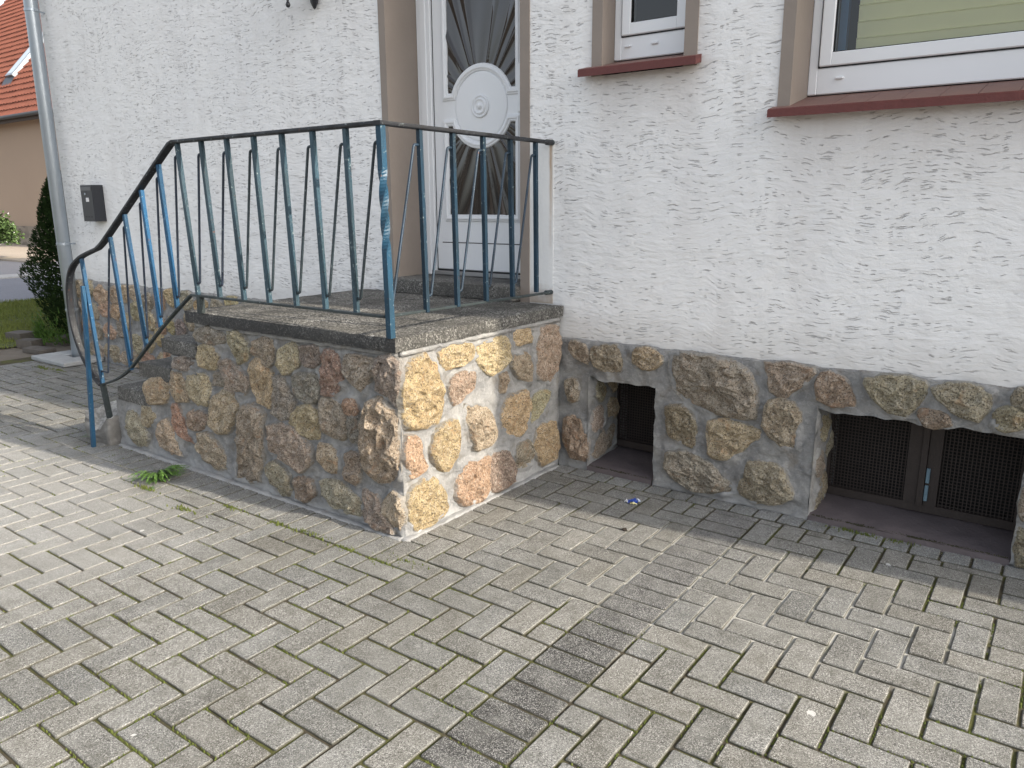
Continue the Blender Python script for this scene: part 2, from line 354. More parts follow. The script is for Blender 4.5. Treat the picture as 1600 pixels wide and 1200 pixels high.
FRONT_STONES = [
('grey',[(-3.429,0.739),(-3.315,0.760),(-3.195,0.740),(-3.212,0.689),(-3.328,0.685),(-3.428,0.690)]),
('tan',[(-3.165,0.748),(-3.090,0.760),(-3.030,0.720),(-3.005,0.687),(-3.041,0.637),(-3.111,0.614),(-3.146,0.667),(-3.166,0.706)]),
('tan',[(-3.395,0.667),(-3.312,0.670),(-3.264,0.633),(-3.302,0.564),(-3.376,0.561),(-3.422,0.615)]),
('olive',[(-2.956,0.728),(-2.882,0.750),(-2.828,0.746),(-2.842,0.690),(-2.865,0.633),(-2.924,0.661),(-2.985,0.684)]),
('tanorange',[(-2.997,0.632),(-2.941,0.654),(-2.869,0.597),(-2.863,0.517),(-2.889,0.437),(-2.952,0.443),(-3.002,0.498),(-3.006,0.570)]),
('brown',[(-3.250,0.613),(-3.163,0.608),(-3.067,0.572),(-3.030,0.536),(-3.081,0.471),(-3.167,0.470),(-3.229,0.520),(-3.266,0.569)]),
('tan',[(-2.795,0.705),(-2.700,0.746),(-2.662,0.719),(-2.673,0.661),(-2.752,0.614),(-2.793,0.651)]),
('grey',[(-2.636,0.736),(-2.543,0.751),(-2.521,0.716),(-2.550,0.675),(-2.622,0.662),(-2.641,0.693)]),
('redbrown',[(-2.489,0.738),(-2.422,0.736),(-2.406,0.692),(-2.398,0.620),(-2.443,0.567),(-2.520,0.546),(-2.529,0.602),(-2.510,0.661)]),
('grey',[(-2.716,0.602),(-2.569,0.630),(-2.543,0.600),(-2.557,0.532),(-2.610,0.499),(-2.681,0.513),(-2.721,0.557)]),
('grey',[(-2.840,0.581),(-2.779,0.579),(-2.755,0.523),(-2.721,0.488),(-2.744,0.414),(-2.816,0.392),(-2.868,0.415),(-2.858,0.498)]),
('brown',[(-2.376,0.732),(-2.205,0.734),(-2.195,0.700),(-2.241,0.659),(-2.277,0.600),(-2.339,0.628),(-2.368,0.670)]),
('grey',[(-2.180,0.737),(-2.107,0.758),(-2.067,0.733),(-2.076,0.645),(-2.091,0.555),(-2.140,0.601),(-2.194,0.620)]),
('olive',[(-2.229,0.561),(-2.178,0.582),(-2.120,0.537),(-2.087,0.520),(-2.099,0.420),(-2.092,0.275),(-2.125,0.235),(-2.213,0.225),(-2.275,0.265),(-2.282,0.386),(-2.266,0.482)]),
('red',[(-2.392,0.537),(-2.345,0.548),(-2.315,0.511),(-2.337,0.480),(-2.382,0.491)]),
('brown',[(-2.530,0.521),(-2.453,0.528),(-2.396,0.489),(-2.382,0.416),(-2.412,0.367),(-2.507,0.384),(-2.545,0.437)]),
('tanorange',[(-2.703,0.451),(-2.611,0.485),(-2.550,0.455),(-2.560,0.346),(-2.655,0.339),(-2.741,0.374),(-2.737,0.415)]),
('grey',[(-2.358,0.467),(-2.291,0.487),(-2.299,0.383),(-2.358,0.372)]),
('olive',[(-3.108,0.398),(-3.020,0.428),(-2.941,0.403),(-2.968,0.262),(-3.019,0.057),(-3.107,0.032),(-3.205,0.028),(-3.174,0.180),(-3.137,0.318)]),
('brown',[(-2.934,0.331),(-2.820,0.361),(-2.713,0.359),(-2.617,0.285),(-2.615,0.225),(-2.703,0.166),(-2.792,0.190),(-2.916,0.218),(-2.954,0.275)]),
('tan',[(-2.556,0.317),(-2.486,0.315),(-2.461,0.276),(-2.473,0.214),(-2.523,0.209),(-2.562,0.256)]),
('brown',[(-2.412,0.295),(-2.323,0.322),(-2.314,0.257),(-2.346,0.182),(-2.399,0.200)]),
('olive',[(-2.976,0.131),(-2.890,0.170),(-2.791,0.138),(-2.793,0.042),(-2.860,0.016),(-2.935,0.064)]),
('olive',[(-2.754,0.114),(-2.631,0.140),(-2.614,0.082),(-2.687,0.029),(-2.756,0.029)]),
('brown',[(-2.549,0.158),(-2.456,0.168),(-2.391,0.133),(-2.324,0.128),(-2.323,0.040),(-2.412,0.033),(-2.508,0.055),(-2.548,0.097)]),
('brown',[(-2.305,0.162),(-2.230,0.159),(-2.195,0.110),(-2.172,0.067),(-2.119,0.018),(-2.226,0.020),(-2.306,0.044)]),
('tan',[(-2.188,0.121),(-2.134,0.186),(-2.089,0.182),(-2.081,0.137),(-2.092,0.025),(-2.117,0.043),(-2.159,0.080)]),
('tan',[(-3.256,0.462),(-3.150,0.467),(-3.142,0.404),(-3.187,0.332),(-3.233,0.258),(-3.326,0.242),(-3.363,0.303),(-3.340,0.384)]),
('tan',[(-3.569,0.487),(-3.467,0.516),(-3.375,0.512),(-3.350,0.438),(-3.388,0.372),(-3.475,0.364),(-3.544,0.411)]),
('tan',[(-3.687,0.494),(-3.607,0.493),(-3.558,0.420),(-3.561,0.368),(-3.653,0.355),(-3.701,0.423)]),
('tan',[(-3.921,0.429),(-3.799,0.451),(-3.730,0.431),(-3.770,0.331),(-3.927,0.296),(-3.949,0.365)]),
('grey',[(-3.651,0.578),(-3.511,0.594),(-3.459,0.567),(-3.561,0.530),(-3.639,0.534)]),
('redbrown',[(-3.555,0.295),(-3.481,0.329),(-3.401,0.297),(-3.457,0.242),(-3.559,0.213),(-3.577,0.245)]),
('red',[(-3.722,0.315),(-3.658,0.331),(-3.641,0.258),(-3.605,0.182),(-3.542,0.146),(-3.630,0.153),(-3.713,0.198)]),
('tan',[(-3.861,0.197),(-3.780,0.229),(-3.728,0.172),(-3.678,0.055),(-3.773,0.049),(-3.875,0.072),(-3.898,0.118)]),
('olive',[(-3.473,0.205),(-3.405,0.217),(-3.290,0.124),(-3.282,0.058),(-3.376,0.044),(-3.458,0.068),(-3.501,0.118)]),
('grey',[(-3.307,0.531),(-3.235,0.535),(-3.241,0.497),(-3.305,0.488)]),
('brown',[(-4.213,0.201),(-4.106,0.223),(-4.051,0.173),(-3.999,0.108),(-4.028,0.048),(-4.116,0.027),(-4.207,0.081)]),
('tan',[(-4.015,0.260),(-3.919,0.257),(-3.895,0.216),(-3.988,0.160),(-4.029,0.194)]),
]
SIDE_STONES = [
('yellow',[(-1.015,0.747),(-0.958,0.697),(-0.921,0.626),(-0.904,0.530),(-0.920,0.467),(-1.002,0.449),(-1.128,0.465),(-1.144,0.563),(-1.145,0.651),(-1.105,0.722)]),
('yellow',[(-0.916,0.749),(-0.797,0.752),(-0.709,0.743),(-0.699,0.682),(-0.771,0.670),(-0.885,0.666),(-0.918,0.709)]),
('yellow',[(-0.672,0.734),(-0.463,0.740),(-0.456,0.652),(-0.490,0.617),(-0.589,0.589),(-0.666,0.657)]),
('yellow',[(-0.395,0.761),(-0.270,0.744),(-0.265,0.691),(-0.387,0.696)]),
('tan',[(-0.187,0.743),(-0.040,0.735),(-0.018,0.649),(-0.030,0.516),(-0.096,0.460),(-0.194,0.512),(-0.201,0.644)]),
('redbrown',[(-0.860,0.582),(-0.830,0.619),(-0.757,0.625),(-0.690,0.607),(-0.707,0.547),(-0.790,0.525),(-0.841,0.507)]),
('tan',[(-0.413,0.640),(-0.316,0.640),(-0.246,0.597),(-0.260,0.491),(-0.370,0.544),(-0.422,0.595)]),
('redbrown',[(-0.507,0.564),(-0.460,0.566),(-0.471,0.490),(-0.508,0.497)]),
('yellow',[(-0.475,0.428),(-0.388,0.452),(-0.301,0.451),(-0.294,0.356),(-0.316,0.262),(-0.371,0.232),(-0.459,0.276),(-0.493,0.359)]),
('tan',[(-0.761,0.475),(-0.655,0.462),(-0.576,0.388),(-0.561,0.281),(-0.627,0.266),(-0.706,0.267),(-0.719,0.361),(-0.763,0.431)]),
('tan',[(-0.241,0.411),(-0.125,0.421),(-0.109,0.384),(-0.183,0.332),(-0.260,0.293),(-0.264,0.350)]),
('yellow',[(-0.893,0.428),(-0.822,0.425),(-0.810,0.354),(-0.827,0.279),(-0.879,0.220),(-0.956,0.261),(-0.994,0.334),(-0.957,0.400)]),
('orange',[(-1.130,0.421),(-1.070,0.410),(-1.034,0.335),(-1.017,0.264),(-1.115,0.260),(-1.143,0.347)]),
('orange',[(-0.799,0.211),(-0.700,0.203),(-0.595,0.200),(-0.588,0.119),(-0.598,0.026),(-0.696,0.020),(-0.789,0.030),(-0.840,0.082),(-0.816,0.146)]),
('redbrown',[(-0.576,0.198),(-0.460,0.190),(-0.411,0.089),(-0.435,0.024),(-0.573,0.023),(-0.580,0.116)]),
('yellow',[(-1.106,0.196),(-0.985,0.216),(-0.918,0.137),(-0.900,0.051),(-0.965,0.023),(-1.088,0.018),(-1.131,0.081),(-1.136,0.159)]),
('brown',[(-0.371,0.199),(-0.278,0.186),(-0.240,0.119),(-0.259,0.079),(-0.362,0.086),(-0.380,0.146)]),
('yellow',[(-0.183,0.241),(-0.046,0.237),(-0.030,0.134),(-0.043,0.054),(-0.161,0.040),(-0.211,0.112),(-0.202,0.189)]),
]
PLINTH_STONES = [
('redbrown',[(-2.036,0.257),(-1.947,0.267),(-1.906,0.165),(-1.904,0.046),(-1.988,0.055),(-2.035,0.142)]),
('olive',[(-2.008,0.650),(-1.932,0.644),(-1.899,0.600),(-1.904,0.562),(-1.985,0.591),(-2.013,0.616)]),
('olive',[(-1.877,0.640),(-1.755,0.653),(-1.718,0.611),(-1.721,0.556),(-1.792,0.531),(-1.856,0.558),(-1.878,0.603)]),
('tan',[(-1.664,0.649),(-1.577,0.663),(-1.509,0.635),(-1.517,0.599),(-1.573,0.570),(-1.642,0.584),(-1.668,0.617)]),
('brown',[(-1.458,0.641),(-1.391,0.661),(-1.266,0.650),(-1.163,0.641),(-1.086,0.601),(-1.065,0.537),(-1.053,0.421),(-1.114,0.403),(-1.288,0.418),(-1.380,0.449),(-1.438,0.502),(-1.460,0.570)]),
('olive',[(-1.025,0.657),(-0.923,0.661),(-0.839,0.660),(-0.823,0.642),(-0.864,0.597),(-0.908,0.567),(-0.928,0.519),(-0.993,0.547),(-1.005,0.611)]),
('olive',[(-1.471,0.399),(-1.396,0.410),(-1.339,0.366),(-1.327,0.306),(-1.337,0.232),(-1.398,0.248),(-1.456,0.274),(-1.470,0.345)]),
('tan',[(-1.258,0.362),(-1.189,0.382),(-1.112,0.369),(-1.037,0.365),(-1.038,0.322),(-1.106,0.275),(-1.153,0.213),(-1.249,0.204),(-1.256,0.283)]),
('olive',[(-1.005,0.487),(-0.943,0.513),(-0.895,0.496),(-0.867,0.443),(-0.886,0.382),(-0.872,0.310),(-0.927,0.308),(-0.979,0.349),(-1.014,0.394)]),
('brown',[(-1.461,0.181),(-1.367,0.194),(-1.265,0.164),(-1.150,0.090),(-1.139,0.047),(-1.231,0.031),(-1.340,0.030),(-1.417,0.059),(-1.463,0.115)]),
('olive',[(-1.104,0.117),(-1.060,0.214),(-1.009,0.207),(-0.928,0.207),(-0.871,0.091),(-0.940,0.049),(-1.039,0.034),(-1.100,0.056)]),
('olive',[(-2.033,0.450),(-1.978,0.457),(-1.960,0.373),(-1.993,0.348),(-2.032,0.382)]),
('redbrown',[(-0.803,0.634),(-0.754,0.648),(-0.702,0.618),(-0.661,0.546),(-0.671,0.528),(-0.735,0.524),(-0.799,0.542)]),
('olive',[(-0.626,0.645),(-0.534,0.664),(-0.416,0.657),(-0.405,0.619),(-0.440,0.559),(-0.478,0.522),(-0.536,0.537),(-0.591,0.585)]),
('brown',[(-0.387,0.637),(-0.305,0.664),(-0.202,0.648),(-0.201,0.589),(-0.227,0.543),(-0.293,0.559),(-0.357,0.603)]),
('tan',[(-0.165,0.579),(-0.128,0.600),(-0.092,0.576),(-0.090,0.536),(-0.143,0.519),(-0.166,0.534)]),
('redbrown',[(-0.415,0.548),(-0.344,0.547),(-0.314,0.513),(-0.358,0.495),(-0.406,0.502)]),
('brown',[(-0.118,0.656),(-0.101,0.670),(-0.065,0.664),(-0.065,0.617),(-0.115,0.617)]),
('olive',[(-0.050,0.150),(0.02,0.155),(0.06,0.08),(0.05,0.02),(-0.040,0.018)]),
('tan',[(-0.052,0.46),(0.03,0.465),(0.05,0.35),(-0.03,0.33)]),
('brown',[(-0.050,0.305),(0.03,0.310),(0.05,0.20),(-0.045,0.195)]),
]
# ------------------------------------------------------------------ ground
g = MB(); g.add([(-120, -120, -.06), (120, -120, -.06), (120, 120, -.06), (-120, 120, -.06)], [(0, 1, 2, 3)])
tag(g.build('ground', M_SOIL), kind='structure')

X0, Y0 = -1.168, -2.057     # paving grid origin, cell 0.1 m
def inside(i, j):
    x = X0+.1*(i+.5); y = Y0+.1*(j+.5)
    if y > -.06 or x < -7.33 or x > 3.4 or y < -6.2: return False
    if -4.42 < x < -2.068 and y > -1.36: return False
    if -2.25 > x and x > -4.42 and y > -1.36: return False
    return True
rects = []    # (x0,y0,x1,y1,tint)
def tintof(k):
    b = .172*R.uniform(.85, 1.13); q = R.random()
    if q < .08: b *= .84
    w_ = R.uniform(-.004, .009)
    return (b+w_, b+.3*w_+.001, b*.965-w_*.8)
seen = set()
def addrect(cells, tint=None):
    xs = [c[0] for c in cells]; ys = [c[1] for c in cells]
    x0 = X0+.1*min(xs); x1 = X0+.1*(max(xs)+1); y0 = Y0+.1*min(ys); y1 = min(Y0+.1*(max(ys)+1), -.107)
    rects.append((x0, y0, x1, y1, tint or tintof(0)))
for i in range(-62, 46):
    for j in range(-42, 21):
        if (i, j) in seen: continue
        if 0 <= i < 2:
            if i == 0 and inside(0, j) and inside(1, j):
                k = min(1, max(0, (j-7)/6)); d = .068+(.135-.068)*k; d *= R.uniform(.9, 1.1)
                addrect([(0, j), (1, j)], (d, d, d*1.0)); seen.update([(0, j), (1, j)])
            continue
        k = (j-i) % 4 if i < 0 else (j-i+1) % 4     # 3:h-left 2:h-right 0:v-bottom 1:v-top
        if k in (3, 2): a = (i, j) if k == 3 else (i-1, j); b = (a[0]+1, j)
        else: a = (i, j) if k == 0 else (i, j-1); b = (i, a[1]+1)
        cs = [c for c in (a, b) if inside(*c) and c not in seen and ((c[0] < 0) == (i < 0)) and not 0 <= c[0] < 2]
        if cs: addrect(cs); seen.update(cs)
x = -2.07
while x > -4.42:          # header course along the stair
    d = .18*R.uniform(.85, 1.1); rects.append((x-.104, -1.355, x, -1.158, (d, d*1.01, d*.98))); x -= .104
x = -1.95
while x < 3.3:            # edge stones along the plinth
    wd = R.uniform(.098, .112); d = .19*R.uniform(.85, 1.12); rects.append((x, -.105, x+wd, .004, (d*.95, d, d*1.02))); x += wd
x = -7.32
while x < -4.62:
    wd = R.uniform(.098, .112); d = .18*R.uniform(.85, 1.12); rects.append((x, -.105, x+wd, .004, (d, d, d))); x += wd
x = -2.06
rects.append((-2.066, -.105, -1.955, .0, (.22, .225, .225)))
pm = MB()
def gridplane(mb, x0, x1, y0, y1, st, f):
    nx = max(1, int((x1-x0)/st)); ny = max(1, int((y1-y0)/st)); vs = []
    for j in range(ny+1):
        for i in range(nx+1):
            x = x0+(x1-x0)*i/nx; y = y0+(y1-y0)*j/ny; vs.append((x, y, f(x, y)))
    fs = [(j*(nx+1)+i, j*(nx+1)+i+1, (j+1)*(nx+1)+i+1, (j+1)*(nx+1)+i) for j in range(ny) for i in range(nx)]
    mb.add(vs, fs)
gridplane(pm, -7.6, 3.42, -6.25, .03, .05, lambda x, y: -.0075+.0025*noise.noise(Vector((x*7, y*7, 0)))+.006*noise.noise(Vector((x*.5, y*.5, 1)))+.0014*noise.noise(Vector((x*3, y*3, 4))))
pave = tag(pm.build('pavement', M_JOINT, smooth=True), 'grey herringbone block paving with mossy joints', kind='structure')

def paver_mesh(w_, h_, seed):
    r = random.Random(seed); g_ = .0042; c = .0035; q = .0035; H = .05
    hw, hh = w_/2-g_, h_/2-g_
    def ring(ins, z):
        o = []
        for sx, sy in ((1, 1), (-1, 1), (-1, -1), (1, -1)):
            a = (sx*(hw-ins), sy*(hh-ins-q)); b = (sx*(hw-ins-q), sy*(hh-ins))
            o += [a, b] if sx*sy > 0 else [b, a]
        if w_ > .06 or h_ > .06:
            e = []; m_ = len(o)
            for i in range(m_):
                a, b = o[i], o[(i+1) % m_]; e.append(a); L = math.hypot(a[0]-b[0], a[1]-b[1]); k_ = 3 if L > .12 else 2 if L > .06 else 0
                for s_ in range(1, k_+1): f = s_/(k_+1); e.append((a[0]+(b[0]-a[0])*f, a[1]+(b[1]-a[1])*f))
            o = e
        return [(x_+r.uniform(-1, 1)*.0009, y_+r.uniform(-1, 1)*.0009, z+(r.uniform(-1, 1)*.0004 if z > -.01 else 0)) for x_, y_ in o]
    A_ = ring(c, 0); vs = A_+ring(0, -c)+ring(0, -H); n = len(A_)
    fs = [tuple(range(n))]
    for k in (0, 1):
        for i in range(n):
            j = (i+1) % n; fs.append((k*n+i, (k+1)*n+i, (k+1)*n+j, k*n+j))
    return vs, fs
def cam_xy(p):
    d = Vector(p)-CAM_POS; z = d.dot(Fw)
    return (1e9, 1e9, z) if z < .1 else (1202.2*d.dot(R2)/z+800, 1202.2*d.dot(D2)/z+600, z)
def score(rc):
    u, v, z = cam_xy(((rc[0]+rc[2])/2, (rc[1]+rc[3])/2, 0))
    if z <= .1 or not (-60 < u < 1660 and -60 < v < 1260): return -1
    if -4.3 < rc[0] and rc[2] < -2.1 and rc[1] > -1.1: return -1
    return (rc[2]-rc[0])*(rc[3]-rc[1])/z**3
rects.sort(key=score, reverse=True)
cache = {}; rest_v = []; rest_f = []; rest_c = []
def col_attr(me, cols=None):
    a = me.color_attributes.new('tint', 'FLOAT_COLOR', 'POINT'); n = len(me.vertices)
    if cols is None: cols = [q_ for v_ in me.vertices for q_ in (1., 1., 1., 1. if v_.co.z > -.0025 else .1)]
    a.data.foreach_set('color', cols)
for k, (x0, y0, x1, y1, tc) in enumerate(rects):
    w_, h_ = round(x1-x0, 3), round(y1-y0, 3)
    if w_ < .02 or h_ < .02: continue
    cx, cy = (x0+x1)/2, (y0+y1)/2
    dz = -.0012+.0014*noise.noise(Vector((cx*3, cy*3, 4)))+R.uniform(-.0012, .0012)+.006*noise.noise(Vector((cx*.5, cy*.5, 1)))
    tl = (R.uniform(-1, 1)*.007, R.uniform(-1, 1)*.007)
    if k < 299:
        key = (w_, h_, k % 5)
        if key not in cache:
            vs, fs = paver_mesh(w_, h_, hash((w_, h_, k % 5)) & 255); me = bpy.data.meshes.new('paver'); me.from_pydata(vs, [], fs); col_attr(me); cache[key] = me
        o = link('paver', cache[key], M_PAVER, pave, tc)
        o.location = (cx, cy, dz); o.rotation_euler = (tl[0], tl[1], R.uniform(-1, 1)*.006)
    else:
        vs, fs = paver_mesh(w_, h_, k); b = len(rest_v)
        rest_v += [(cx+a_, cy+b_, c_+dz+tl[0]*b_-tl[1]*a_) for a_, b_, c_ in vs]; rest_f += [tuple(b+i for i in f) for f in fs]; rest_c += [q_ for v_ in vs for q_ in tc+((1.,) if v_[2] > -.0025 else (.1,))]
me = bpy.data.meshes.new('far_pavers'); me.from_pydata(rest_v, [], rest_f); col_attr(me, rest_c)
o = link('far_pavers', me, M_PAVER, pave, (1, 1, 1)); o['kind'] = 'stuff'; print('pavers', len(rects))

# moss cushions and grass seedlings in the joints
def mat_moss():
    t = NT('moss', .9); P = t.pos()
    return t.done(t.mix(t.noise(P, 60, 3), (.05, .075, .015), (.16, .18, .05)), None, t.bump(t.noise(P, 500, 3), .003), .2)
M_MOSS = mat_moss()
mm = MB()
vis = [r_ for r_ in rects if score(r_) > 0]
def tuft(x, y, r, h):
    k = 5; a0 = R.random()*6
    vs = [(x+r*math.cos(a0+q*1.257)*R.uniform(.6, 1.2), y+r*math.sin(a0+q*1.257)*R.uniform(.6, 1.2), -.008) for q in range(k)]+[(x+R.uniform(-.3, .3)*r, y+R.uniform(-.3, .3)*r, -.006+h)]
    mm.add(vs, [(q, (q+1) % k, k) for q in range(k)])
for r_ in vis:
    x0, y0, x1, y1, _ = r_
    for (ax, ay, bx, by) in ((x0, y0, x1, y0), (x1, y0, x1, y1)):
        L = math.hypot(bx-ax, by-ay); n = int(L/.006)
        for q in range(n):
            s_ = (q+R.random())/n; x = ax+(bx-ax)*s_; y = ay+(by-ay)*s_
            dn = noise.noise(Vector((x*3.1, y*3.1, 3)))+.6*noise.noise(Vector((x*11, y*11, 8)))
            near = 1 if math.hypot(x, y+3.25) < 2.9 else .4
            lime = ((x+1.05)/1.0)**2+((y+.8)/.4)**2 < 1
            if dn > .02 and R.random() < .55*near and not lime:
                tuft(x+R.uniform(-.002, .002), y+R.uniform(-.002, .002), R.uniform(.002, .0048), R.uniform(.002, .0085))
for cx, cy in ((-2.42, -1.345), (-2.62, -1.36), (-2.95, -1.37), (-2.2, -1.36), (-2.0, -1.36), (-1.93, -1.30), (-3.52, -1.46), (-3.1, -1.5), (-6.9, -.46), (-7.0, -.44), (-6.75, -.42), (-.55, -.03), (-.62, -.02), (-.45, -.02)):
    for q in range(60):
        a = R.random()*6.28; rr = abs(R.gauss(0, .035)); tuft(cx+rr*1.9*math.cos(a), cy+rr*.35*math.sin(a), R.uniform(.003, .007), R.uniform(.008, .02))
o = mm.build('joint_moss', M_MOSS, pave); o['kind'] = 'stuff'; print('moss', len(mm.f))

# grit, crumbs of mortar and dead bits swept against the walls and into the joints
mb = MB()
def grain(x, y, s_):
    a = R.random()*6; z = .001; vs = [(x+s_*math.cos(a+q*2.09)*R.uniform(.6, 1.2), y+s_*math.sin(a+q*2.09)*R.uniform(.6, 1.2), z) for q in range(3)]+[(x, y, z+s_*R.uniform(.5, 1))]
    mb.add(vs, [(0, 1, 3), (1, 2, 3), (2, 0, 3)])
for q in range(1500):
    grain(R.uniform(-1.95, .4), -.01-abs(R.gauss(0, .05)), R.uniform(.001, .0035))
for q in range(1300): grain(R.uniform(-4.5, -2.0), -1.18-abs(R.gauss(0, .05)), R.uniform(.001, .0035))
for q in range(700): grain(-2.05+abs(R.gauss(0, .05)), R.uniform(-1.2, 0), R.uniform(.001, .0035))
for q in range(2200): grain(R.uniform(-5, .6), R.uniform(-3, -.1), R.uniform(.0008, .0024))
o = mb.build('grit', mat_simple('grit', (.30, .28, .24), .95, 300, .6), pave); o['kind'] = 'stuff'
# ------------------------------------------------------------------ masonry
STONE_COL = {'grey': (.30, .27, .23), 'tan': (.46, .39, .27), 'yellow': (.56, .45, .26), 'olive': (.37, .32, .24), 'brown': (.385, .335, .26),
             'tanorange': (.44, .355, .23), 'redbrown': (.36, .27, .205), 'red': (.42, .26, .20), 'orange': (.50, .34, .235)}
def resample(poly, n, jit, seed):
    P = [Vector((p[0], p[1], 0)) for p in poly]
    Q = []
    for i in range(len(P)):
        a, b = P[i], P[(i+1) % len(P)]; Q += [a.lerp(b, .07), a.lerp(b, .93)]
    L = [(Q[(i+1) % len(Q)]-Q[i]).length for i in range(len(Q))]; T = sum(L); out = []
    for k in range(n):
        s_ = T*k/n; i = 0
        while s_ > L[i] and i < len(Q)-1: s_ -= L[i]; i += 1
        out.append(Q[i].lerp(Q[(i+1) % len(Q)], s_/max(L[i], 1e-9)))
    c = sum(out, Vector())/n
    for k, p in enumerate(out):
        d = (p-c).normalized(); out[k] = p+d*jit*(fbm(Vector((p.x*30+seed, p.y*30, seed)), 3))
    return out, c
def stone(poly, frame, parent, kind, depth=.026, seed=0, mirror=False):
    A = 0
    for i in range(len(poly)):
        a, b = poly[i], poly[(i+1) % len(poly)]; A += a[0]*b[1]-a[1]*b[0]
    if (A > 0) == mirror: poly = poly[::-1]
    size = math.sqrt(abs(A)/2); n = max(14, min(44, int(size*150)))
    B, c = resample(poly, n, .008, seed); B = [c+(p-c)*(1+.018/max(.02, (p-c).length)) for p in B]
    depth *= min(1.25, .65+size*2.6)
    rr = random.Random(seed); tx, ty = rr.uniform(-1, 1)*.12, rr.uniform(-1, 1)*.12
    rings = [1.03, 1.0, .95, .87, .76, .63, .49, .34, .18]; vs = []; depth *= 1.0
    for ri, t_ in enumerate(rings):
        for p in B:
            q = c+(p-c)*t_
            prof = [-.25, .14, .55, .84, .95, 1.0, 1.02, 1.03, 1.03][ri]
            nz = fbm(Vector((q.x*16+seed*3.1, q.y*16, seed)), 3)*.75+abs(noise.noise(Vector((q.x*34, q.y*34+seed, 2.))))*.55-.2+.35*fbm(Vector((q.x*90, q.y*90, seed)), 2)
            cell = noise.voronoi(Vector((q.x*15+seed, q.y*15, seed*.7)))[0]; nz += (cell[0]-.35)*.5
            h = depth*(prof+(0 if ri < 1 else nz*min(1, .35+.16*ri)))+((q.x-c.x)*tx+(q.y-c.y)*ty)*(1 if ri > 1 else 0)
            j = .0022
            vs.append(frame(q.x+j*noise.noise(Vector((q.x*70, q.y*70, 1))), q.y+j*noise.noise(Vector((q.x*70, q.y*70, 9))), h))
    vs.append(frame(c.x, c.y, depth*1.1)); fs = []
    for ri in range(len(rings)-1):
        for i in range(n):
            j = (i+1) % n; a, b, c_, d = ri*n+i, ri*n+j, (ri+1)*n+j, (ri+1)*n+i
            if (i+ri+seed) % 2: fs += [(a, b, c_), (a, c_, d)]
            else: fs += [(a, b, d), (b, c_, d)]
    for i in range(n): fs.append(((len(rings)-1)*n+i, (len(rings)-1)*n+(i+1) % n, len(vs)-1))
    me = bpy.data.meshes.new('stone'); me.from_pydata([tuple(v) for v in vs], [], fs); me.update()
    wa = me.attributes.new('wash', 'FLOAT', 'POINT'); wa.data.foreach_set('value', [[1, .95, .62, .36, .2, .1, .05, 0, 0][min(8, q_//n)] for q_ in range(len(vs))])
    b = STONE_COL[kind]; v_ = rr.uniform(.90, 1.18)*(1 if kind in ('yellow', 'orange') else 1.1)
    o = link('stone', me, M_ROCK, parent, tuple(x*v_*rr.uniform(.95, 1.05) for x in b)); me.polygons.foreach_set('use_smooth', [True]*len(me.polygons))
    me.set_sharp_from_angle(angle=math.radians(18))
    return o
def poly_dist(U, V, polys):
    """signed distance (negative inside) to the nearest polygon"""
    D = np.full(U.shape, 9.); IN = np.zeros(U.shape, bool)
    for P in polys:
        ins = np.zeros(U.shape, bool)
        for i in range(len(P)):
            (ax, ay), (bx, by) = P[i], P[(i+1) % len(P)]
            ex, ey = bx-ax, by-ay; L = ex*ex+ey*ey+1e-12
            t = np.clip(((U-ax)*ex+(V-ay)*ey)/L, 0, 1); d = np.hypot(U-ax-t*ex, V-ay-t*ey); D = np.minimum(D, d)
            if ay != by:
                cr = ((ay > V) != (by > V)) & (U < (bx-ax)*(V-ay)/(by-ay)+ax); ins ^= cr
        IN |= ins
    return np.where(IN, -D, D)
def mortar(name, u0, u1, v0, v1, frame, polys, parent, keep=None, snap=None, st=.009, flip=False, edge=(1, 1, 1, 1), topdrop=0, seed=0):
    nu = int((u1-u0)/st)+1; nv = int((v1-v0)/st)+1
    us = np.linspace(u0, u1, nu); vs_ = np.linspace(v0, v1, nv); U, V = np.meshgrid(us, vs_); D = poly_dist(U, V, polys)
    idx = {}; verts = []; H = np.zeros(U.shape)
    for j in range(nv):
        for i in range(nu):
            u, v = U[j, i], V[j, i]; d = D[j, i]
            h = .013*fbm(Vector((u*8+seed, v*8, seed)), 3)+.006*noise.noise(Vector((u*30, v*45, seed)))+.003*noise.noise(Vector((u*75, v*75, seed)))
            h += (.009+.007*noise.noise(Vector((u*21, v*21, 7))))*math.exp(-(max(d-.016, 0)/.010)**2)-.004*math.exp(-((d-.03)/.02)**2)
            if d < -.004: h = -.004
            e = 1.0
            if edge[0]: e = min(e, (u-u0)/.02)
            if edge[1]: e = min(e, (u1-u)/.02)
            if edge[3]: e = min(e, (v1-v)/.02)
            e = max(0., min(1., e)); h *= e
            if topdrop: h -= topdrop*max(0, 1-(v1-v)/.022)
            H[j, i] = h
    fs = []
    def vid(i, j):
        if (i, j) not in idx: idx[(i, j)] = len(verts); uu, vv = snap(U[j, i], V[j, i]) if snap else (U[j, i], V[j, i]); verts.append(tuple(frame(uu, vv, H[j, i])))
        return idx[(i, j)]
    for j in range(nv-1):
        for i in range(nu-1):
            uc, vc = (us[i]+us[i+1])/2, (vs_[j]+vs_[j+1])/2
            if keep and not keep(uc, vc): continue
            q = (vid(i, j), vid(i+1, j), vid(i+1, j+1), vid(i, j+1)); fs.append(q[::-1] if flip else q)
    me = bpy.data.meshes.new(name); me.from_pydata(verts, [], fs); me.update()
    return link(name, me, M_MORTAR, parent, smooth=True)
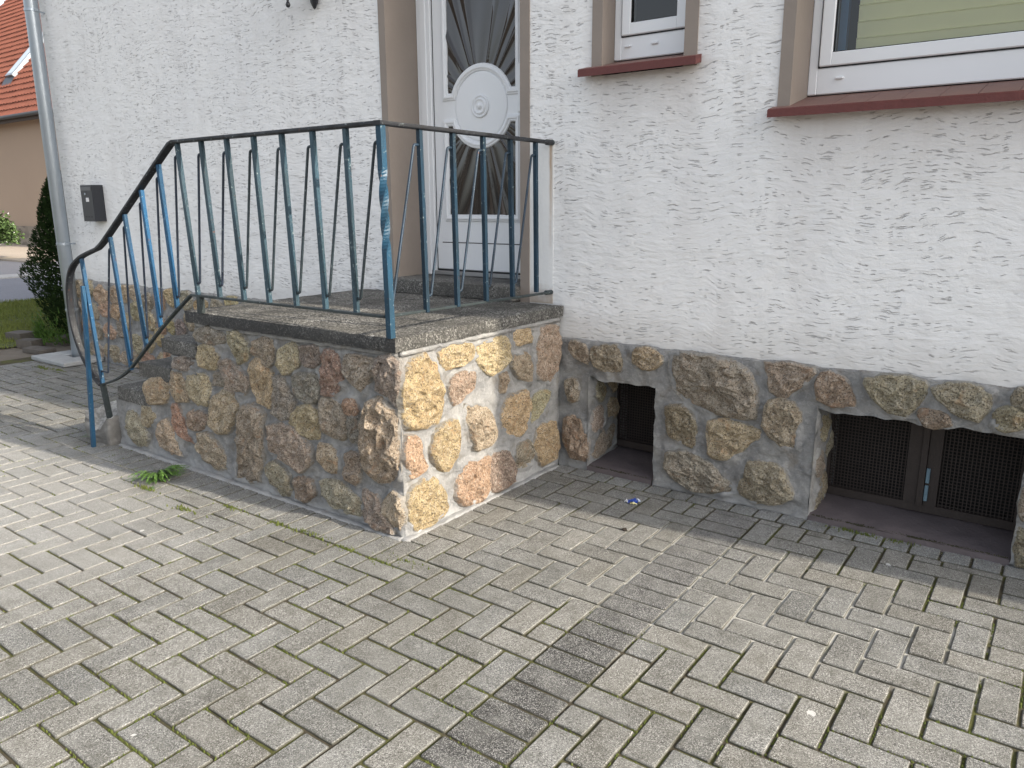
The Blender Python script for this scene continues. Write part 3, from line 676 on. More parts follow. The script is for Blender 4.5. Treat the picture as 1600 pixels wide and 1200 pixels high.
def random_stones(u0, u1, v0, v1, su, sv, seed, kinds):
    rr = random.Random(seed); out = []; rows = max(1, round((v1-v0)/sv)); dv = (v1-v0)/rows
    for r_ in range(rows):
        u = u0+rr.uniform(0, su*.3)
        while u < u1-su*.4:
            wd = min(su*rr.uniform(.65, 1.35), u1-u); cu = u+wd/2; cv = v0+dv*(r_+.5)+rr.uniform(-.28, .28)*dv; n = rr.choice((6, 7, 8)); P = []
            for q in range(n):
                a = 2*math.pi*(q+rr.uniform(-.3, .3))/n; k = rr.uniform(.72, 1.12)
                P.append((cu+math.cos(a)*wd*.46*k, min(v1, max(v0, cv+math.sin(a)*dv*.47*k))))
            out.append((rr.choice(kinds), P)); u += wd
    return out
# ------------------------------------------------------------------ own house: walls, plinth
house = tag(empty('house', (0, 0, 0)), 'white scratch-rendered house with brown painted window and door reveals on a rubble stone plinth', 'house')
FY = .022
HOLES = [(-3.287, -2.273, .80, 3.05), (-1.926, -1.414, 1.90, 2.95), (-1.061, .47, 1.68, 3.0)]
XE = 2.85
xs = sorted({-7.2, XE} | {h[0] for h in HOLES} | {h[1] for h in HOLES}); zs = sorted({.655, 6.6} | {h[2] for h in HOLES} | {h[3] for h in HOLES})
mb = MB()
for i in range(len(xs)-1):
    for j in range(len(zs)-1):
        cx, cz = (xs[i]+xs[i+1])/2, (zs[j]+zs[j+1])/2
        if any(h[0] < cx < h[1] and h[2] < cz < h[3] for h in HOLES): continue
        mb.add([(xs[i], FY, zs[j]), (xs[i+1], FY, zs[j]), (xs[i+1], FY, zs[j+1]), (xs[i], FY, zs[j+1])], [(0, 1, 2, 3)])
mb.build('facade_wall', M_RENDER, house)
mb = MB()
mb.add([(-7.2, FY, 0), (-7.2, 9, 0), (-7.2, 9, 6.6), (-7.2, FY, 6.6), (XE, FY, 0), (XE, 9, 0), (XE, 9, 6.6), (XE, FY, 6.6)], [(0, 1, 2, 3), (7, 6, 5, 4), (1, 5, 6, 2)])
mb.build('end_wall', M_RENDER, house)
mb = MB(); mb.add([(-7.5, -.02, 6.6), (2.72, -.02, 6.6), (2.72, 4.5, 10.2), (-7.5, 4.5, 10.2), (-7.5, 9.3, 6.6), (2.72, 9.3, 6.6)], [(0, 1, 2, 3), (3, 2, 5, 4), (0, 3, 4), (1, 5, 2)])
mb.build('roof', mat_simple('red_roof_tile', (.22, .07, .04), .8, 8, .4), house)

# plinth core and mortar face
OP1 = (-1.90, -1.537, .481); OP2 = (-.80, -.062, .492)
mb = MB()
for x0, x1, z0, z1 in ((-7.19, -1.90, 0, .665), (-1.525, -.80, 0, .665), (-.050, 2.69, 0, .665), (-1.90, -1.525, .495, .665), (-.80, -.050, .506, .665)):
    mb.box((x0, .0085, z0), (x1, .42, z1))
mb.build('plinth_core', M_MORTAR, house)
FP = lambda u, v, h: (u, .006-h, v)
def near_op(u, v):
    for (a, b, t) in (OP1, OP2):
        jx = .011*noise.noise(Vector((v*16, a, 3))); jt = .015*noise.noise(Vector((u*13, 3, a)))
        if a+jx < u < b+jx and v < t+jt: return False
    return True
def snap_op(u, v):
    s_ = .0085
    for (a, b, t) in (OP1, OP2):
        ja = a+.011*noise.noise(Vector((v*16, a, 3))); jb = b+.011*noise.noise(Vector((v*16, a, 3))); jt = t+.015*noise.noise(Vector((u*13, 3, a)))
        if v < jt+s_:
            if abs(u-ja) < s_: u = ja
            elif abs(u-jb) < s_: u = jb
        if abs(v-jt) < s_ and ja-.004 < u < jb+.004: v = jt
    return u, v
right_random = random_stones(.09, 2.68, .03, .64, .20, .16, 5, ['olive', 'brown', 'tan', 'redbrown', 'grey'])
PS = PLINTH_STONES+right_random
p1 = mortar('plinth_wall', -2.075, 2.7, -.01, .682, FP, [p for c, p in PS], house, keep=near_op, snap=snap_op, st=.0105, topdrop=.026, seed=2)
for k, (c, p) in enumerate(PS): stone(p, FP, p1, c, .024, 100+k)
left_random = random_stones(-7.17, -2.32, .02, .69, .17, .15, 9, ['olive', 'tan', 'brown', 'tan', 'tan', 'yellow', 'grey', 'orange'])
left_random = [s_ for s_ in left_random if s_[1][0][0] < -3.38 or min(q[1] for q in s_[1]) > .7]
p2 = mortar('plinth_wall', -7.2, -2.30, -.01, .708, FP, [p for c, p in left_random], house, st=.013, topdrop=.026, seed=4)
for k, (c, p) in enumerate(left_random): stone(p, FP, p2, c, .026, 300+k)
# reveals of the two cellar openings
for (xa, dep, top, sd) in ((OP1[0], .30, .481, 1), (OP2[0], .25, .492, 2)):
    fr = (lambda xa: lambda u, v, h: (xa+.002+h, u, v))(xa)
    rs = random_stones(.02, dep-.01, .03, top-.02, .13, .15, 20+sd, ['olive', 'brown', 'tan'])
    pr = mortar('opening_reveal', -.004, dep+.03, -.01, top+.01, fr, [p for c, p in rs], house, st=.012, seed=sd)
    for k, (c, p) in enumerate(rs): stone(p, fr, pr, c, .016, 500+k+sd*20)
M_ALGAE = M_SILLSTONE
for (a, b, t), dep in ((OP1, .30), (OP2, .25)):
    mb = MB(); gridplane(mb, a-.0, b+.0, -.002, dep+.06, .02, lambda x, y: .022+.07*y*(1 if dep < .28 else .9)+.006*noise.noise(Vector((x*9, y*9, 2)))+.003*noise.noise(Vector((x*40, y*40, 2))))
    mb.add([(a, -.002, .022), (b, -.002, .022), (b, -.004, -.03), (a, -.004, -.03)], [(3, 2, 1, 0)])
    mb.build('opening_sill', M_SILLSTONE, house, smooth=True)
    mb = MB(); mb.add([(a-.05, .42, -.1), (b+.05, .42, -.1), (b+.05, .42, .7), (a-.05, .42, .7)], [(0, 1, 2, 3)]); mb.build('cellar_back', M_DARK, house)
# dirt and moss line in front of the big opening
mb = MB()
for k in range(900):
    x = R.uniform(-1.9, -1.56) if R.random() < .25 else R.uniform(-.79, -.04); y = .004+abs(R.gauss(0, .007)); s_ = R.uniform(.002, .006)
    mb.add([(x-s_, y, .018), (x+s_, y-s_*.5, .018), (x+.3*s_, y+s_, .018), (x, y, .022+s_)], [(0, 1, 3), (1, 2, 3), (2, 0, 3)])
o = mb.build('sill_dirt', mat_simple('sill_dirt', (.07, .065, .035), .95, 60, .5), house); o['kind'] = 'stuff'

def grille(x0, x1, y, z0, z1, mullion=None):
    f = MB(); t = .022
    f.box((x0, y, z0), (x1, y+.025, z0+t*1.6)); f.box((x0, y, z1-t), (x1, y+.025, z1)); f.box((x0, y, z0+t*1.6), (x0+t*.6, y+.025, z1-t)); f.box((x1-t*.6, y, z0+t*1.6), (x1, y+.025, z1-t))
    if mullion:
        a, b = mullion; c = (a+b)/2
        f.box((a, y-.002, z0+t*1.6), (c-.014, y+.024, z1-t)); f.box((c+.014, y-.002, z0+t*1.6), (b, y+.024, z1-t)); f.box((c-.012, y-.012, z0+.03), (c+.012, y+.02, z1-t-.001))
    fr = f.build('cellar_grille', M_RUST, house)
    fr['label'] = 'brown steel cellar grille'
    for a, b in ([(x0+t*.6, mullion[0]), (mullion[1], x1-t*.6)] if mullion else [(x0+t*.6, x1-t*.6)]):
        m_ = MB(); p = .0140; q = .0020
        n = int((b-a)/p)
        for i in range(n): u = a+(i+.5)*(b-a)/n; m_.box((u-q, y+.010, z0+t*1.6-.004), (u+q, y+.0125, z1-t+.004))
        n = int((z1-z0-t*2.6)/p)
        for i in range(n): v = z0+t*1.6+(i+.5)*(z1-z0-t*2.6)/n; m_.box((a-.003, y+.0135, v-q), (b+.003, y+.016, v+q))
        o = m_.build('mesh_panel', M_RUST, fr); o['kind'] = 'stuff'
    if mullion:
        c = (mullion[0]+mullion[1])/2+.022
        h = MB().bbox((c-.007, y-.012, z0+.055), (c+.007, y-.0025, z0+.125), .002).bbox((c-.007, y-.012, z0+.135), (c+.007, y-.0025, z0+.20), .002)
        h.build('latch', mat_simple('flaking_light_blue_paint', (.22, .34, .42), .7, 60, .5, .002), fr)
grille(-1.905, -1.53, .302, .055, .50)
grille(-.80, -.062, .252, .045, .50, (-.478, -.352))

# painted reveals
def surround(name, x0, x1, z0, z1, wd, yd, lintel=True, left=None, right=None):
    l = left or wd; r = right or wd
    for a, b, c, d in ((x0, x0+l, z0, z1-wd), (x1-r, x1, z0, z1-wd), (x0, x1, z1-wd, z1)):
        MB().box((a, .017, c), (b, yd, d)).build(name, M_TAUPE, house)
surround('door_surround', -3.287, -2.273, .80, 3.05, .049, .42, right=.057)
surround('window_surround', -1.926, -1.414, 1.90, 2.95, .053, .30, right=.06)
surround('window_surround', -1.061, .47, 1.68, 3.0, .05, .40)
# smooth pale plaster patch with rust run beside the door
def mat_patch():
    t = NT('smooth_pale_plaster', .8); P = t.pos(); X = t.xyz(P)
    c = t.mix(t.noise(P, 9, 4), (.74, .75, .75), (.83, .83, .81))
    dx = t.math('ABSOLUTE', t.math('SUBTRACT', t.math('ADD', X[0], t.math('MULTIPLY', t.math('SUBTRACT', t.noise(t.map(P, (1, 1, .8)), 14, 4), .5), .012)), -2.147))
    k = t.n('MapRange'); t.set(k.inputs['Value'], dx); k.inputs['From Min'].default_value = .014; k.inputs['From Max'].default_value = .001
    f = t.n('MapRange'); t.set(f.inputs['Value'], t.math('ADD', X[2], t.math('MULTIPLY', t.noise(P, 20, 4), .25))); f.inputs['From Min'].default_value = 1.15; f.inputs['From Max'].default_value = 1.68
    lowr = t.n('MapRange'); t.set(lowr.inputs['Value'], t.math('ADD', t.math('MULTIPLY', X[2], 1.), t.math('MULTIPLY', t.noise(P, 25, 4), .12))); lowr.inputs['From Min'].default_value = .99; lowr.inputs['From Max'].default_value = .90
    c = t.mix(t.math('MULTIPLY', t.math('MULTIPLY', k.outputs[0], f.outputs[0]), .8), c, (.36, .20, .07))
    c = t.mix(t.math('MULTIPLY', lowr.outputs[0], .75), c, (.33, .24, .16))
    return t.done(c, None, t.bump(t.noise(P, 60, 4), .002))
MB().box((-2.2725, .0205, .836), (-2.131, .05, 1.635)).build('plaster_patch', mat_patch(), house)

# window sills of clinker tiles
def sill(x0, x1, yf, yb, zf, zb, t, pitch):
    base = MB().add([(x0-.001, yf-.0016, zf-t-.001), (x1+.001, yf-.0016, zf-t-.001), (x1-.004, yb, zb-t), (x0+.004, yb, zb-t), (x0-.001, yf-.0016, zf-.0045), (x1+.001, yf-.0016, zf-.0045), (x1-.004, yb, zb-.004), (x0+.004, yb, zb-.004)],
                    [(3, 2, 1, 0), (4, 5, 6, 7), (0, 1, 5, 4), (1, 2, 6, 5), (3, 0, 4, 7)]).build('window_sill', M_CLINKER, house)
    n = max(1, round((x1-x0)/pitch)); g_ = .0008; w_ = (x1-x0)/n
    me = bpy.data.meshes.new('sill_tile'); a, b = g_, w_-g_
    me.from_pydata([(a, yf, zf-t), (b, yf, zf-t), (b, yb-.001, zb-t-.002), (a, yb-.001, zb-t-.002), (a, yf, zf-.004), (b, yf, zf-.004), (a, yf+.004, zf), (b, yf+.004, zf), (b, yb-.001, zb), (a, yb-.001, zb)], [],
                   [(3, 2, 1, 0), (0, 1, 5, 4), (4, 5, 7, 6), (6, 7, 8, 9), (1, 2, 8, 7, 5), (3, 0, 4, 6, 9)])
    me.materials.append(M_CLINKER); me.materials.append(M_CLINKTOP); me.polygons[3].material_index = 1
    for k in range(n):
        o = link('sill_tile', me, None, base); o.location = (x0+k*w_, 0, R.uniform(-.0004, .0004))
sill(-1.963, -1.394, -.04, .14, 1.929, 1.972, .034, .145)
sill(-1.079, .49, -.04, .245, 1.695, 1.762, .032, .118)

# windows
def glassmat(name, tint, refl=1.5):
    t = NT(name); tr = t.n('BsdfTransparent'); tr.inputs[0].default_value = tint+(1,); gl = t.n('BsdfGlossy'); gl.inputs['Roughness'].default_value = .015
    fr = t.n('Fresnel'); fr.inputs['IOR'].default_value = refl; mx = t.n('MixShader'); t.set(mx.inputs[0], fr.outputs[0]); t.t.links.new(tr.outputs[0], mx.inputs[1]); t.t.links.new(gl.outputs[0], mx.inputs[2])
    out = [n_ for n_ in t.t.nodes if n_.type == 'OUTPUT_MATERIAL'][0]; t.t.links.new(mx.outputs[0], out.inputs[0]); return t.m
M_GLASS = glassmat('window_glass', (.96, .98, .96), 1.75)
def frame_ring(x0, x1, z0, z1, y0, y1, l, r, b, tp, name, parent):
    m_ = MB(); m_.bbox((x0, y0, z0), (x0+l, y1, z1), .004); m_.bbox((x1-r, y0, z0), (x1, y1, z1), .004)
    m_.bbox((x0+l-.003, y0+.0008, z0), (x1-r+.003, y1-.001, z0+b), .004); m_.bbox((x0+l-.003, y0+.0008, z1-tp), (x1-r+.003, y1-.001, z1), .004)
    return m_.build(name, M_PVC, parent)
def window(x0, x1, z0, z1, y, b, sl, caps, label, gl_r=None):
    w_ = frame_ring(x0, x1, z0, z1, y, y+.06, .038, .038, b, .05, 'window', house); w_['label'] = label
    sx0, sx1, sz0, sz1 = x0+.042, x1-.042, z0+b+.004, z1-.054
    frame_ring(sx0, sx1, sz0, sz1, y-.012, y+.045, sl, sl, .052, .052, 'sash', w_)
    s_ = MB(); s_.box((sx0-.003, y-.004, sz0-.003), (sx1+.003, y+.02, sz1+.003)); 
    q = MB()   # gasket line between frame and sash, and round the glass
    q.box((sx0-.0045, y-.0015, sz0-.0045), (sx0-.0003, y+.03, sz1+.0045)); q.box((sx1+.0003, y-.0015, sz0-.0045), (sx1+.0045, y+.03, sz1+.0045)); q.box((sx0, y-.0015, sz0-.0045), (sx1, y+.03, sz0-.0003))
    gx0, gx1, gz0, gz1 = sx0+sl, sx1-sl, sz0+.052, sz1-.052
    q.box((gx0-.001, y-.004, gz0-.001), (gx0+.0035, y+.012, gz1)); q.box((gx0, y-.004, gz0-.001), (gx1, y+.012, gz0+.0035)); q.box((gx1-.0035, y-.004, gz0), (gx1+.001, y+.012, gz1))
    q.build('gasket', M_SEAL, w_)
    MB().add([(gx0, y+.006, gz0), (gx1, y+.006, gz0), (gx1, y+.006, gz1), (gx0, y+.006, gz1)], [(0, 1, 2, 3)]).build('pane', M_GLASS, w_)
    for cx in caps: MB().bbox((cx-.016, y-.010, z0+b*.52), (cx+.016, y+.004, z0+b*.52+.010), .003).build('drain_cap', M_PVC, w_)
    # dark room behind
    MB().add([(x0-.3, y+.09, z0-.3), (x1+.3, y+.09, z0-.3), (x1+.3, y+1.6, z0-.3), (x0-.3, y+1.6, z0-.3), (x0-.3, y+.09, z1+.3), (x1+.3, y+.09, z1+.3), (x1+.3, y+1.6, z1+.3), (x0-.3, y+1.6, z1+.3)],
             [(0, 1, 2, 3), (7, 6, 5, 4), (3, 2, 6, 7), (0, 3, 7, 4), (2, 1, 5, 6)]).build('room', M_PLASTIC_DK, w_)
    return w_, (gx0, gx1, gz0, gz1)
w1, _ = window(-1.873, -1.474, 1.976, 2.90, .13, .098, .045, (-1.80, -1.665), 'small white window with brown reveal')
w2, gb = window(-1.011, .42, 1.766, 2.95, .235, .104, .05, (-.885, .1), 'large white window with a yellow-green pleated blind')
def mat_blind():
    t = NT('pleated_blind', .8); t.done((.97, .96, .68)); return t.m
mb = MB(); n = 0; zz = gb[2]-.02
prof = []
while zz < gb[3]+.03: prof += [(.285, zz), (.278, zz+.055), (.272, zz+.056)]; zz += .062
vs = []
for (y, z) in prof: vs += [(gb[0]+.075, y, z+.012), (gb[1]-.01, y, z)]
mb.add(vs, [(2*i, 2*i+1, 2*i+3, 2*i+2) for i in range(len(prof)-1)]); mb.build('blind', mat_blind(), w2)
MB().box((gb[0]-.0, .30, gb[2]-.06), (gb[0]+.03, .33, gb[3])).build('curtain_edge', mat_simple('blue_cloth', (.10, .22, .42), .9), w2)

# ------------------------------------------------------------------ front door
door = empty('front_door', (0, 0, 0)); door.parent = house; door['label'] = 'white front door with sunburst glass and round centre panel'
dy = .28
f = MB(); f.bbox((-3.238, dy-.012, .918), (-3.135, dy+.07, 3.0), .004); f.bbox((-2.432, dy-.012, .918), (-2.331, dy+.07, 3.0), .004)
f.bbox((-3.21, dy-.018, .918), (-3.165, dy-.010, 3.0), .003)
f.build('door_frame', M_PVC, door)
MB().box((-3.1355, dy+.006, .93), (-2.4315, dy+.075, 2.99)).build('gasket', M_SEAL, door)
leaf = MB().bbox((-3.1275, dy, .952), (-2.438, dy+.05, 2.985), .004).build('leaf', M_PVC, door)
MB().box((-3.125, dy-.006, .9435), (-2.44, dy+.01, .9515)).build('bottom_seal', M_SEAL, door)
MB().bbox((-3.238, dy-.015, .9185), (-2.33, dy+.03, .943), .003).build('door_rail', mat_simple('aluminium_threshold', (.42, .42, .42), .4, 10, .1, 0, .6), door)
CX, CZ, CR = -2.78, 1.856, .205
def outline(x0, x1, z0, z1, up):
    pts = []; n = 22
    if up:   # arch cut out of the bottom edge
        d = math.sqrt(CR*CR-(z0-CZ)**2); a0 = math.atan2(z0-CZ, -d); a1 = math.atan2(z0-CZ, d)
        pts = [(x0, z1), (x0, z0)]+[(CX+CR*math.cos(a0+(a1-a0)*k/n), CZ+CR*math.sin(a0+(a1-a0)*k/n)) for k in range(n+1)]+[(x1, z0), (x1, z1)]
    else:
        d = math.sqrt(CR*CR-(z1-CZ)**2); a0 = math.atan2(z1-CZ, d); a1 = math.atan2(z1-CZ, -d)
        pts = [(x1, z0), (x1, z1)]+[(CX+CR*math.cos(a0+(a1-a0)*k/n), CZ+CR*math.sin(a0+(a1-a0)*k/n)) for k in range(n+1)]+[(x0, z1), (x0, z0)]
    return pts
MPROF = [(.0, -.021), (.008, -.019), (.012, -.014), (.012, -.008), (.017, -.002), (.017, .005), (.011, .011), (.010, .016), (.002, .020), (0, .020)]
def moulding(pts, name='moulding'):
    m_ = MB().sweep([(x, dy+.001, z) for x, z in pts], (0, -1, 0), [(a, b) for a, b in MPROF], closed=True); return m_.build(name, M_PVC, leaf, smooth=False, fix=True)
UP = outline(-3.036, -2.524, 1.921, 2.80, True); LO = outline(-3.036, -2.524, 1.252, 1.783, False)
moulding(UP); moulding(LO)
def mat_sunglass():
    t = NT('brown_relief_glass', .07); P = t.pos(); c = t.mix(t.noise(P, 12, 4), (.012, .011, .012), (.035, .026, .02)); return t.done(c, None, None, .9)
M_SUNGLASS = mat_sunglass()
def relief_glass(pts, zc):
    rr = random.Random(3); rays = sorted([(k+rr.uniform(-.35, .35))*2*math.pi/26 for k in range(26)]); amp = [rr.uniform(.3, 1) for _ in rays]
    x0, x1 = min(p[0] for p in pts), max(p[0] for p in pts); z0, z1 = min(p[1] for p in pts), max(p[1] for p in pts)
    st = .0042; nx = int((x1-x0)/st); nz = int((z1-z0)/st); xx = np.linspace(x0, x1, nx+1); zz = np.linspace(z0, z1, nz+1); U, V = np.meshgrid(xx, zz)
    A = np.arctan2(V-CZ, U-CX) % (2*math.pi); Rr = np.hypot(U-CX, V-CZ); D = poly_dist(U, V, [pts]); H = np.zeros(U.shape)
    fade = np.clip((Rr-.21)/.03, 0, 1)*np.clip((1.15-Rr)/.5, .25, 1)
    for a, k in zip(rays, amp):
        dA = np.abs((A-a+math.pi) % (2*math.pi)-math.pi); wdt = .015+.06*k*np.clip((Rr-.2)*2.2, .25, 1); H = np.maximum(H, k*np.clip(1-dA/wdt, 0, 1)**.75)
    H = H*fade*.0085+.0012*np.sin(A*23+Rr*9)*fade
    idx = {}; vs = []; fs = []
    for j in range(nz):
        for i in range(nx):
            if D[j, i] > .004 or D[j+1, i+1] > .004 or D[j, i+1] > .004 or D[j+1, i] > .004: continue
            q = []
            for (b, a) in ((j, i), (j, i+1), (j+1, i+1), (j+1, i)):
                if (b, a) not in idx: idx[(b, a)] = len(vs); vs.append((U[b, a], dy-.0015-H[b, a], V[b, a]))
                q.append(idx[(b, a)])
            fs.append(tuple(q))
    me = bpy.data.meshes.new('glass_panel'); me.from_pydata(vs, [], fs); me.update(); link('glass_panel', me, M_SUNGLASS, leaf, smooth=True)
relief_glass(UP, CZ); relief_glass(LO, CZ)
MX = Matrix.Translation((CX, dy, CZ)) @ Matrix.Rotation(math.pi/2, 4, 'X')   # local +Z -> world -Y
MB().lathe([(.182, 0), (.182, .004), (.176, .007), (0, .009)], MX, 40).build('centre_disc', M_PVC, leaf, smooth=False)
MB().lathe([(.062, .007), (.062, .013), (.057, .018), (.051, .017), (.048, .011), (.044, .012), (.041, .020), (.036, .022), (.032, .017), (.018, .013), (.016, .018), (.011, .026), (.004, .030), (0, .031)], MX, 32).build('rosette', M_PVC, leaf, smooth=True)
k = MB(); k.box((-3.085, dy-.0015, 1.108), (-2.48, dy+.001, 1.113)); k.build('panel_groove', M_SEAL, leaf)
MB().bbox((-2.50, dy-.05, 1.80), (-2.475, dy-.02, 2.05), .006).bbox((-2.497, dy-.03, 1.83), (-2.478, dy+.001, 1.85), .003).bbox((-2.497, dy-.03, 2.0), (-2.478, dy+.001, 2.02), .003).build('door_pull', M_PVC, leaf)

# ------------------------------------------------------------------ stair
stair = tag(empty('entrance_stair', (-2.8, -.6, 0)), 'rubble stone entrance stair with washed concrete landing and steps going down to the left', 'stairs')
stair.location = (0, 0, 0)
MB().box((-3.46, -1.145, 0), (-2.082, .003, .772)).box((-3.70, -1.145, 0), (-3.462, .003, .588)).box((-3.955, -1.145, 0), (-3.702, .003, .428)).box((-4.33, -1.145, 0), (-3.957, .003, .262)).build('core', M_MORTAR, stair)
FF = lambda u, v, h: (u, -1.150-h, v)
FS = lambda u, v, h: (-2.078+h, u, v)
def keepF(u, v):
    top = .262 if u < -3.955 else .43 if u < -3.70 else .59 if u < -3.452 else .776
    left = -4.345+.025*noise.noise(Vector((1, v*12, 0)))+.10*max(0, v-.19)
    return v < top and u > left
wf = mortar('stone_wall', -4.39, -2.0755, -.01, .776, FF, [p for c, p in FRONT_STONES], stair, keep=keepF, st=.0085, edge=(0, 1, 0, 0), seed=11)
for i_, (c, p) in enumerate(FRONT_STONES): stone(p, FF, wf, c, .027, i_+1)
ws = mortar('stone_wall', -1.152, .01, -.01, .776, FS, [p for c, p in SIDE_STONES], stair, st=.0085, edge=(1, 0, 0, 0), seed=12)
for i_, (c, p) in enumerate(SIDE_STONES): stone(p, FS, ws, c, .024, 60+i_)
def rough_block(x0, x1, y0, y1, z0, z1, name, parent, mat, st=.02, amp=.003, chip=None, seed=0):
    """box whose faces are gridded and roughened, corners worn"""
    nx, ny, nz = [max(1, round(d/st)) for d in (x1-x0, y1-y0, z1-z0)]; idx = {}; vs = []; fs = []
    def P(i, j, k):
        if (i, j, k) in idx: return idx[(i, j, k)]
        x = x0+(x1-x0)*i/nx; y = y0+(y1-y0)*j/ny; z = z0+(z1-z0)*k/nz; c = Vector(((x0+x1)/2, (y0+y1)/2, (z0+z1)/2))
        e = (i in (0, nx))+(j in (0, ny))+(k in (0, nz)); d = Vector((-1 if i == 0 else 1 if i == nx else 0, -1 if j == 0 else 1 if j == ny else 0, -1 if k == 0 else 1 if k == nz else 0))
        v = Vector((x, y, z)); q = v*18+Vector((seed, 0, 0))
        v -= d*(.0035 if e > 1 else 0)*(1+.8*noise.noise(v*40)); v += d.normalized()*amp*fbm(q, 4) if d.length else Vector()
        if chip: v = chip(v, e)
        idx[(i, j, k)] = len(vs); vs.append(tuple(v)); return idx[(i, j, k)]
    for i in range(nx):
        for j in range(ny): fs += [(P(i, j, 0), P(i, j+1, 0), P(i+1, j+1, 0), P(i+1, j, 0)), (P(i, j, nz), P(i+1, j, nz), P(i+1, j+1, nz), P(i, j+1, nz))]
        for k in range(nz): fs += [(P(i, 0, k), P(i+1, 0, k), P(i+1, 0, k+1), P(i, 0, k+1)), (P(i, ny, k), P(i, ny, k+1), P(i+1, ny, k+1), P(i+1, ny, k))]
    for j in range(ny):
        for k in range(nz): fs += [(P(0, j, k), P(0, j, k+1), P(0, j+1, k+1), P(0, j+1, k)), (P(nx, j, k), P(nx, j+1, k), P(nx, j+1, k+1), P(nx, j, k+1))]
    me = bpy.data.meshes.new(name); me.from_pydata(vs, [], fs); me.update(); o = link(name, me, mat, parent); me.polygons.foreach_set('use_smooth', [True]*len(me.polygons)); me.set_sharp_from_angle(angle=math.radians(35)); return o
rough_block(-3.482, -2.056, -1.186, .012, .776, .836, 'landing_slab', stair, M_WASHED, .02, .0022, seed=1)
for x0, x1, z0, z1 in ((-3.772, -3.452, .592, .67), (-4.022, -3.703, .432, .514), (-4.282, -3.957, .264, .348)):
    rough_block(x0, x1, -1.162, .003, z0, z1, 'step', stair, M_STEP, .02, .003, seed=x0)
def mat_broken():
    t = NT('broken_concrete', .9); P = t.pos(); a, b = speckle(t, P, 120, 300)
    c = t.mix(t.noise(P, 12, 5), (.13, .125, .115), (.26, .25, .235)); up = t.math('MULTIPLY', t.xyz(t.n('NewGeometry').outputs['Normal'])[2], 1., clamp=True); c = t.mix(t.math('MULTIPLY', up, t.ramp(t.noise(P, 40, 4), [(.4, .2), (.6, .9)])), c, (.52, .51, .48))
    return t.done(c, None, t.bump(t.noise(P, 80, 6, .7), .008, .9), .2)
def chip(v, e):
    if v.z > .02:
        k = min(1, max(0, (-1.02-v.y)/.16)); a = (v.x+4.47)/.13; bowl = .075*max(0, 1-a*a)+.02+.03*noise.noise(Vector((v.x*22, v.y*22, 5)))
        v.z -= k*bowl*(v.z/.185)
    if v.y < -1.1 and v.z > .09: v.y += .022*abs(noise.noise(Vector((v.x*14, 2, v.z*14))))
    return v
o = rough_block(-4.61, -4.325, -1.215, .003, -.01, .185, 'broken_step', stair, mat_broken(), .014, .006, chip, 5); o['label'] = 'chipped lowest concrete step'
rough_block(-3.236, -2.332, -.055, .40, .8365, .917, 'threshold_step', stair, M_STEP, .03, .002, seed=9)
# mortar fillet that seals the top of the plinth and of the stair walls
mb = MB(); base = []
path = []; 
for k in range(66): path.append((-3.43+k*.0208, -1.156-.007*noise.noise(Vector((k*.3, 0, 0))), .768+.007*noise.noise(Vector((k*.4, 5, 0)))))
mb.sweep(path, (0, 1, 0), rprof(.022, .022, .009)); 
path = [(-2.070+.008*noise.noise(Vector((k*.3, 9, 0))), -1.15+k*.0192, .768+.008*noise.noise(Vector((k*.4, 7, 0)))) for k in range(60)]
mb.sweep(path, (1, 0, 0), rprof(.022, .022, .009)); mb.build('mortar_fillet', M_MORTAR, stair, smooth=True)
mb = MB(); path = [(-4.3+k*.015, -1.162-.006*noise.noise(Vector((k*.35, 3, 3))), -.006+.007*noise.noise(Vector((k*.3, 0, 3)))) for k in range(149)]; mb.sweep(path, (0, 1, 0), rprof(.042, .022, .009))
path = [(-2.066+.006*noise.noise(Vector((k*.35, 3, 8))), -1.17+k*.015, -.006+.007*noise.noise(Vector((k*.3, 2, 3)))) for k in range(77)]; mb.sweep(path, (1, 0, 0), rprof(.042, .022, .009)); mb.build('foot_fillet', M_MORTAR, stair, smooth=True)

# ------------------------------------------------------------------ railing
rail = tag(empty('stair_railing', (0, 0, 0)), 'weathered blue iron railing with slanting bars around the landing and curling down the steps', 'railing')
Yr = -1.185
HC, SC1, TC, RC, LC = (.018, .020, .025), (.030, .066, .092), (.009, .078, .175), (.006, .028, .052), (.030, .042, .045)
def catmull(P, n=5):
    P = [Vector(p) for p in P]; out = []
    for i in range(len(P)-1):
        a, b, c, d = P[max(i-1, 0)], P[i], P[i+1], P[min(i+2, len(P)-1)]
        for k in range(n):
            t = k/n; out.append(.5*((2*b)+(c-a)*t+(2*a-5*b+4*c-d)*t*t+(3*b-a-3*c+d)*t*t*t))
    out.append(P[-1]); return out
curve = catmull([(-4.246, Yr, 1.108), (-4.36, Yr, 1.080), (-4.457, Yr, 1.050), (-4.568, Yr, .987), (-4.635, Yr, .871), (-4.644, Yr, .683), (-4.583, Yr, .509), (-4.47, Yr, .384), (-4.398, Yr, .341)])
hp = [(-2.088, Yr, 1.617), (-3.42, Yr, 1.615)]+[tuple(v) for v in catmull([(-3.45, Yr, 1.606), (-3.599, Yr, 1.512), (-3.96, Yr, 1.280), (-4.143, Yr, 1.163), (-4.20, Yr, 1.130), (-4.246, Yr, 1.108)], 4)]+[tuple(v) for v in curve[1:]]
MB().sweep(hp, (0, 1, 0), rprof(.038, .016, .005)).build('handrail', M_IRON, rail, HC, fix=True)
MB().sweep([(-2.088, Yr-.019, 1.617), (-2.140, -.0, 1.620)], (1, 0, 0), rprof(.038, .016, .005)).build('handrail', M_IRON, rail, HC, fix=True)
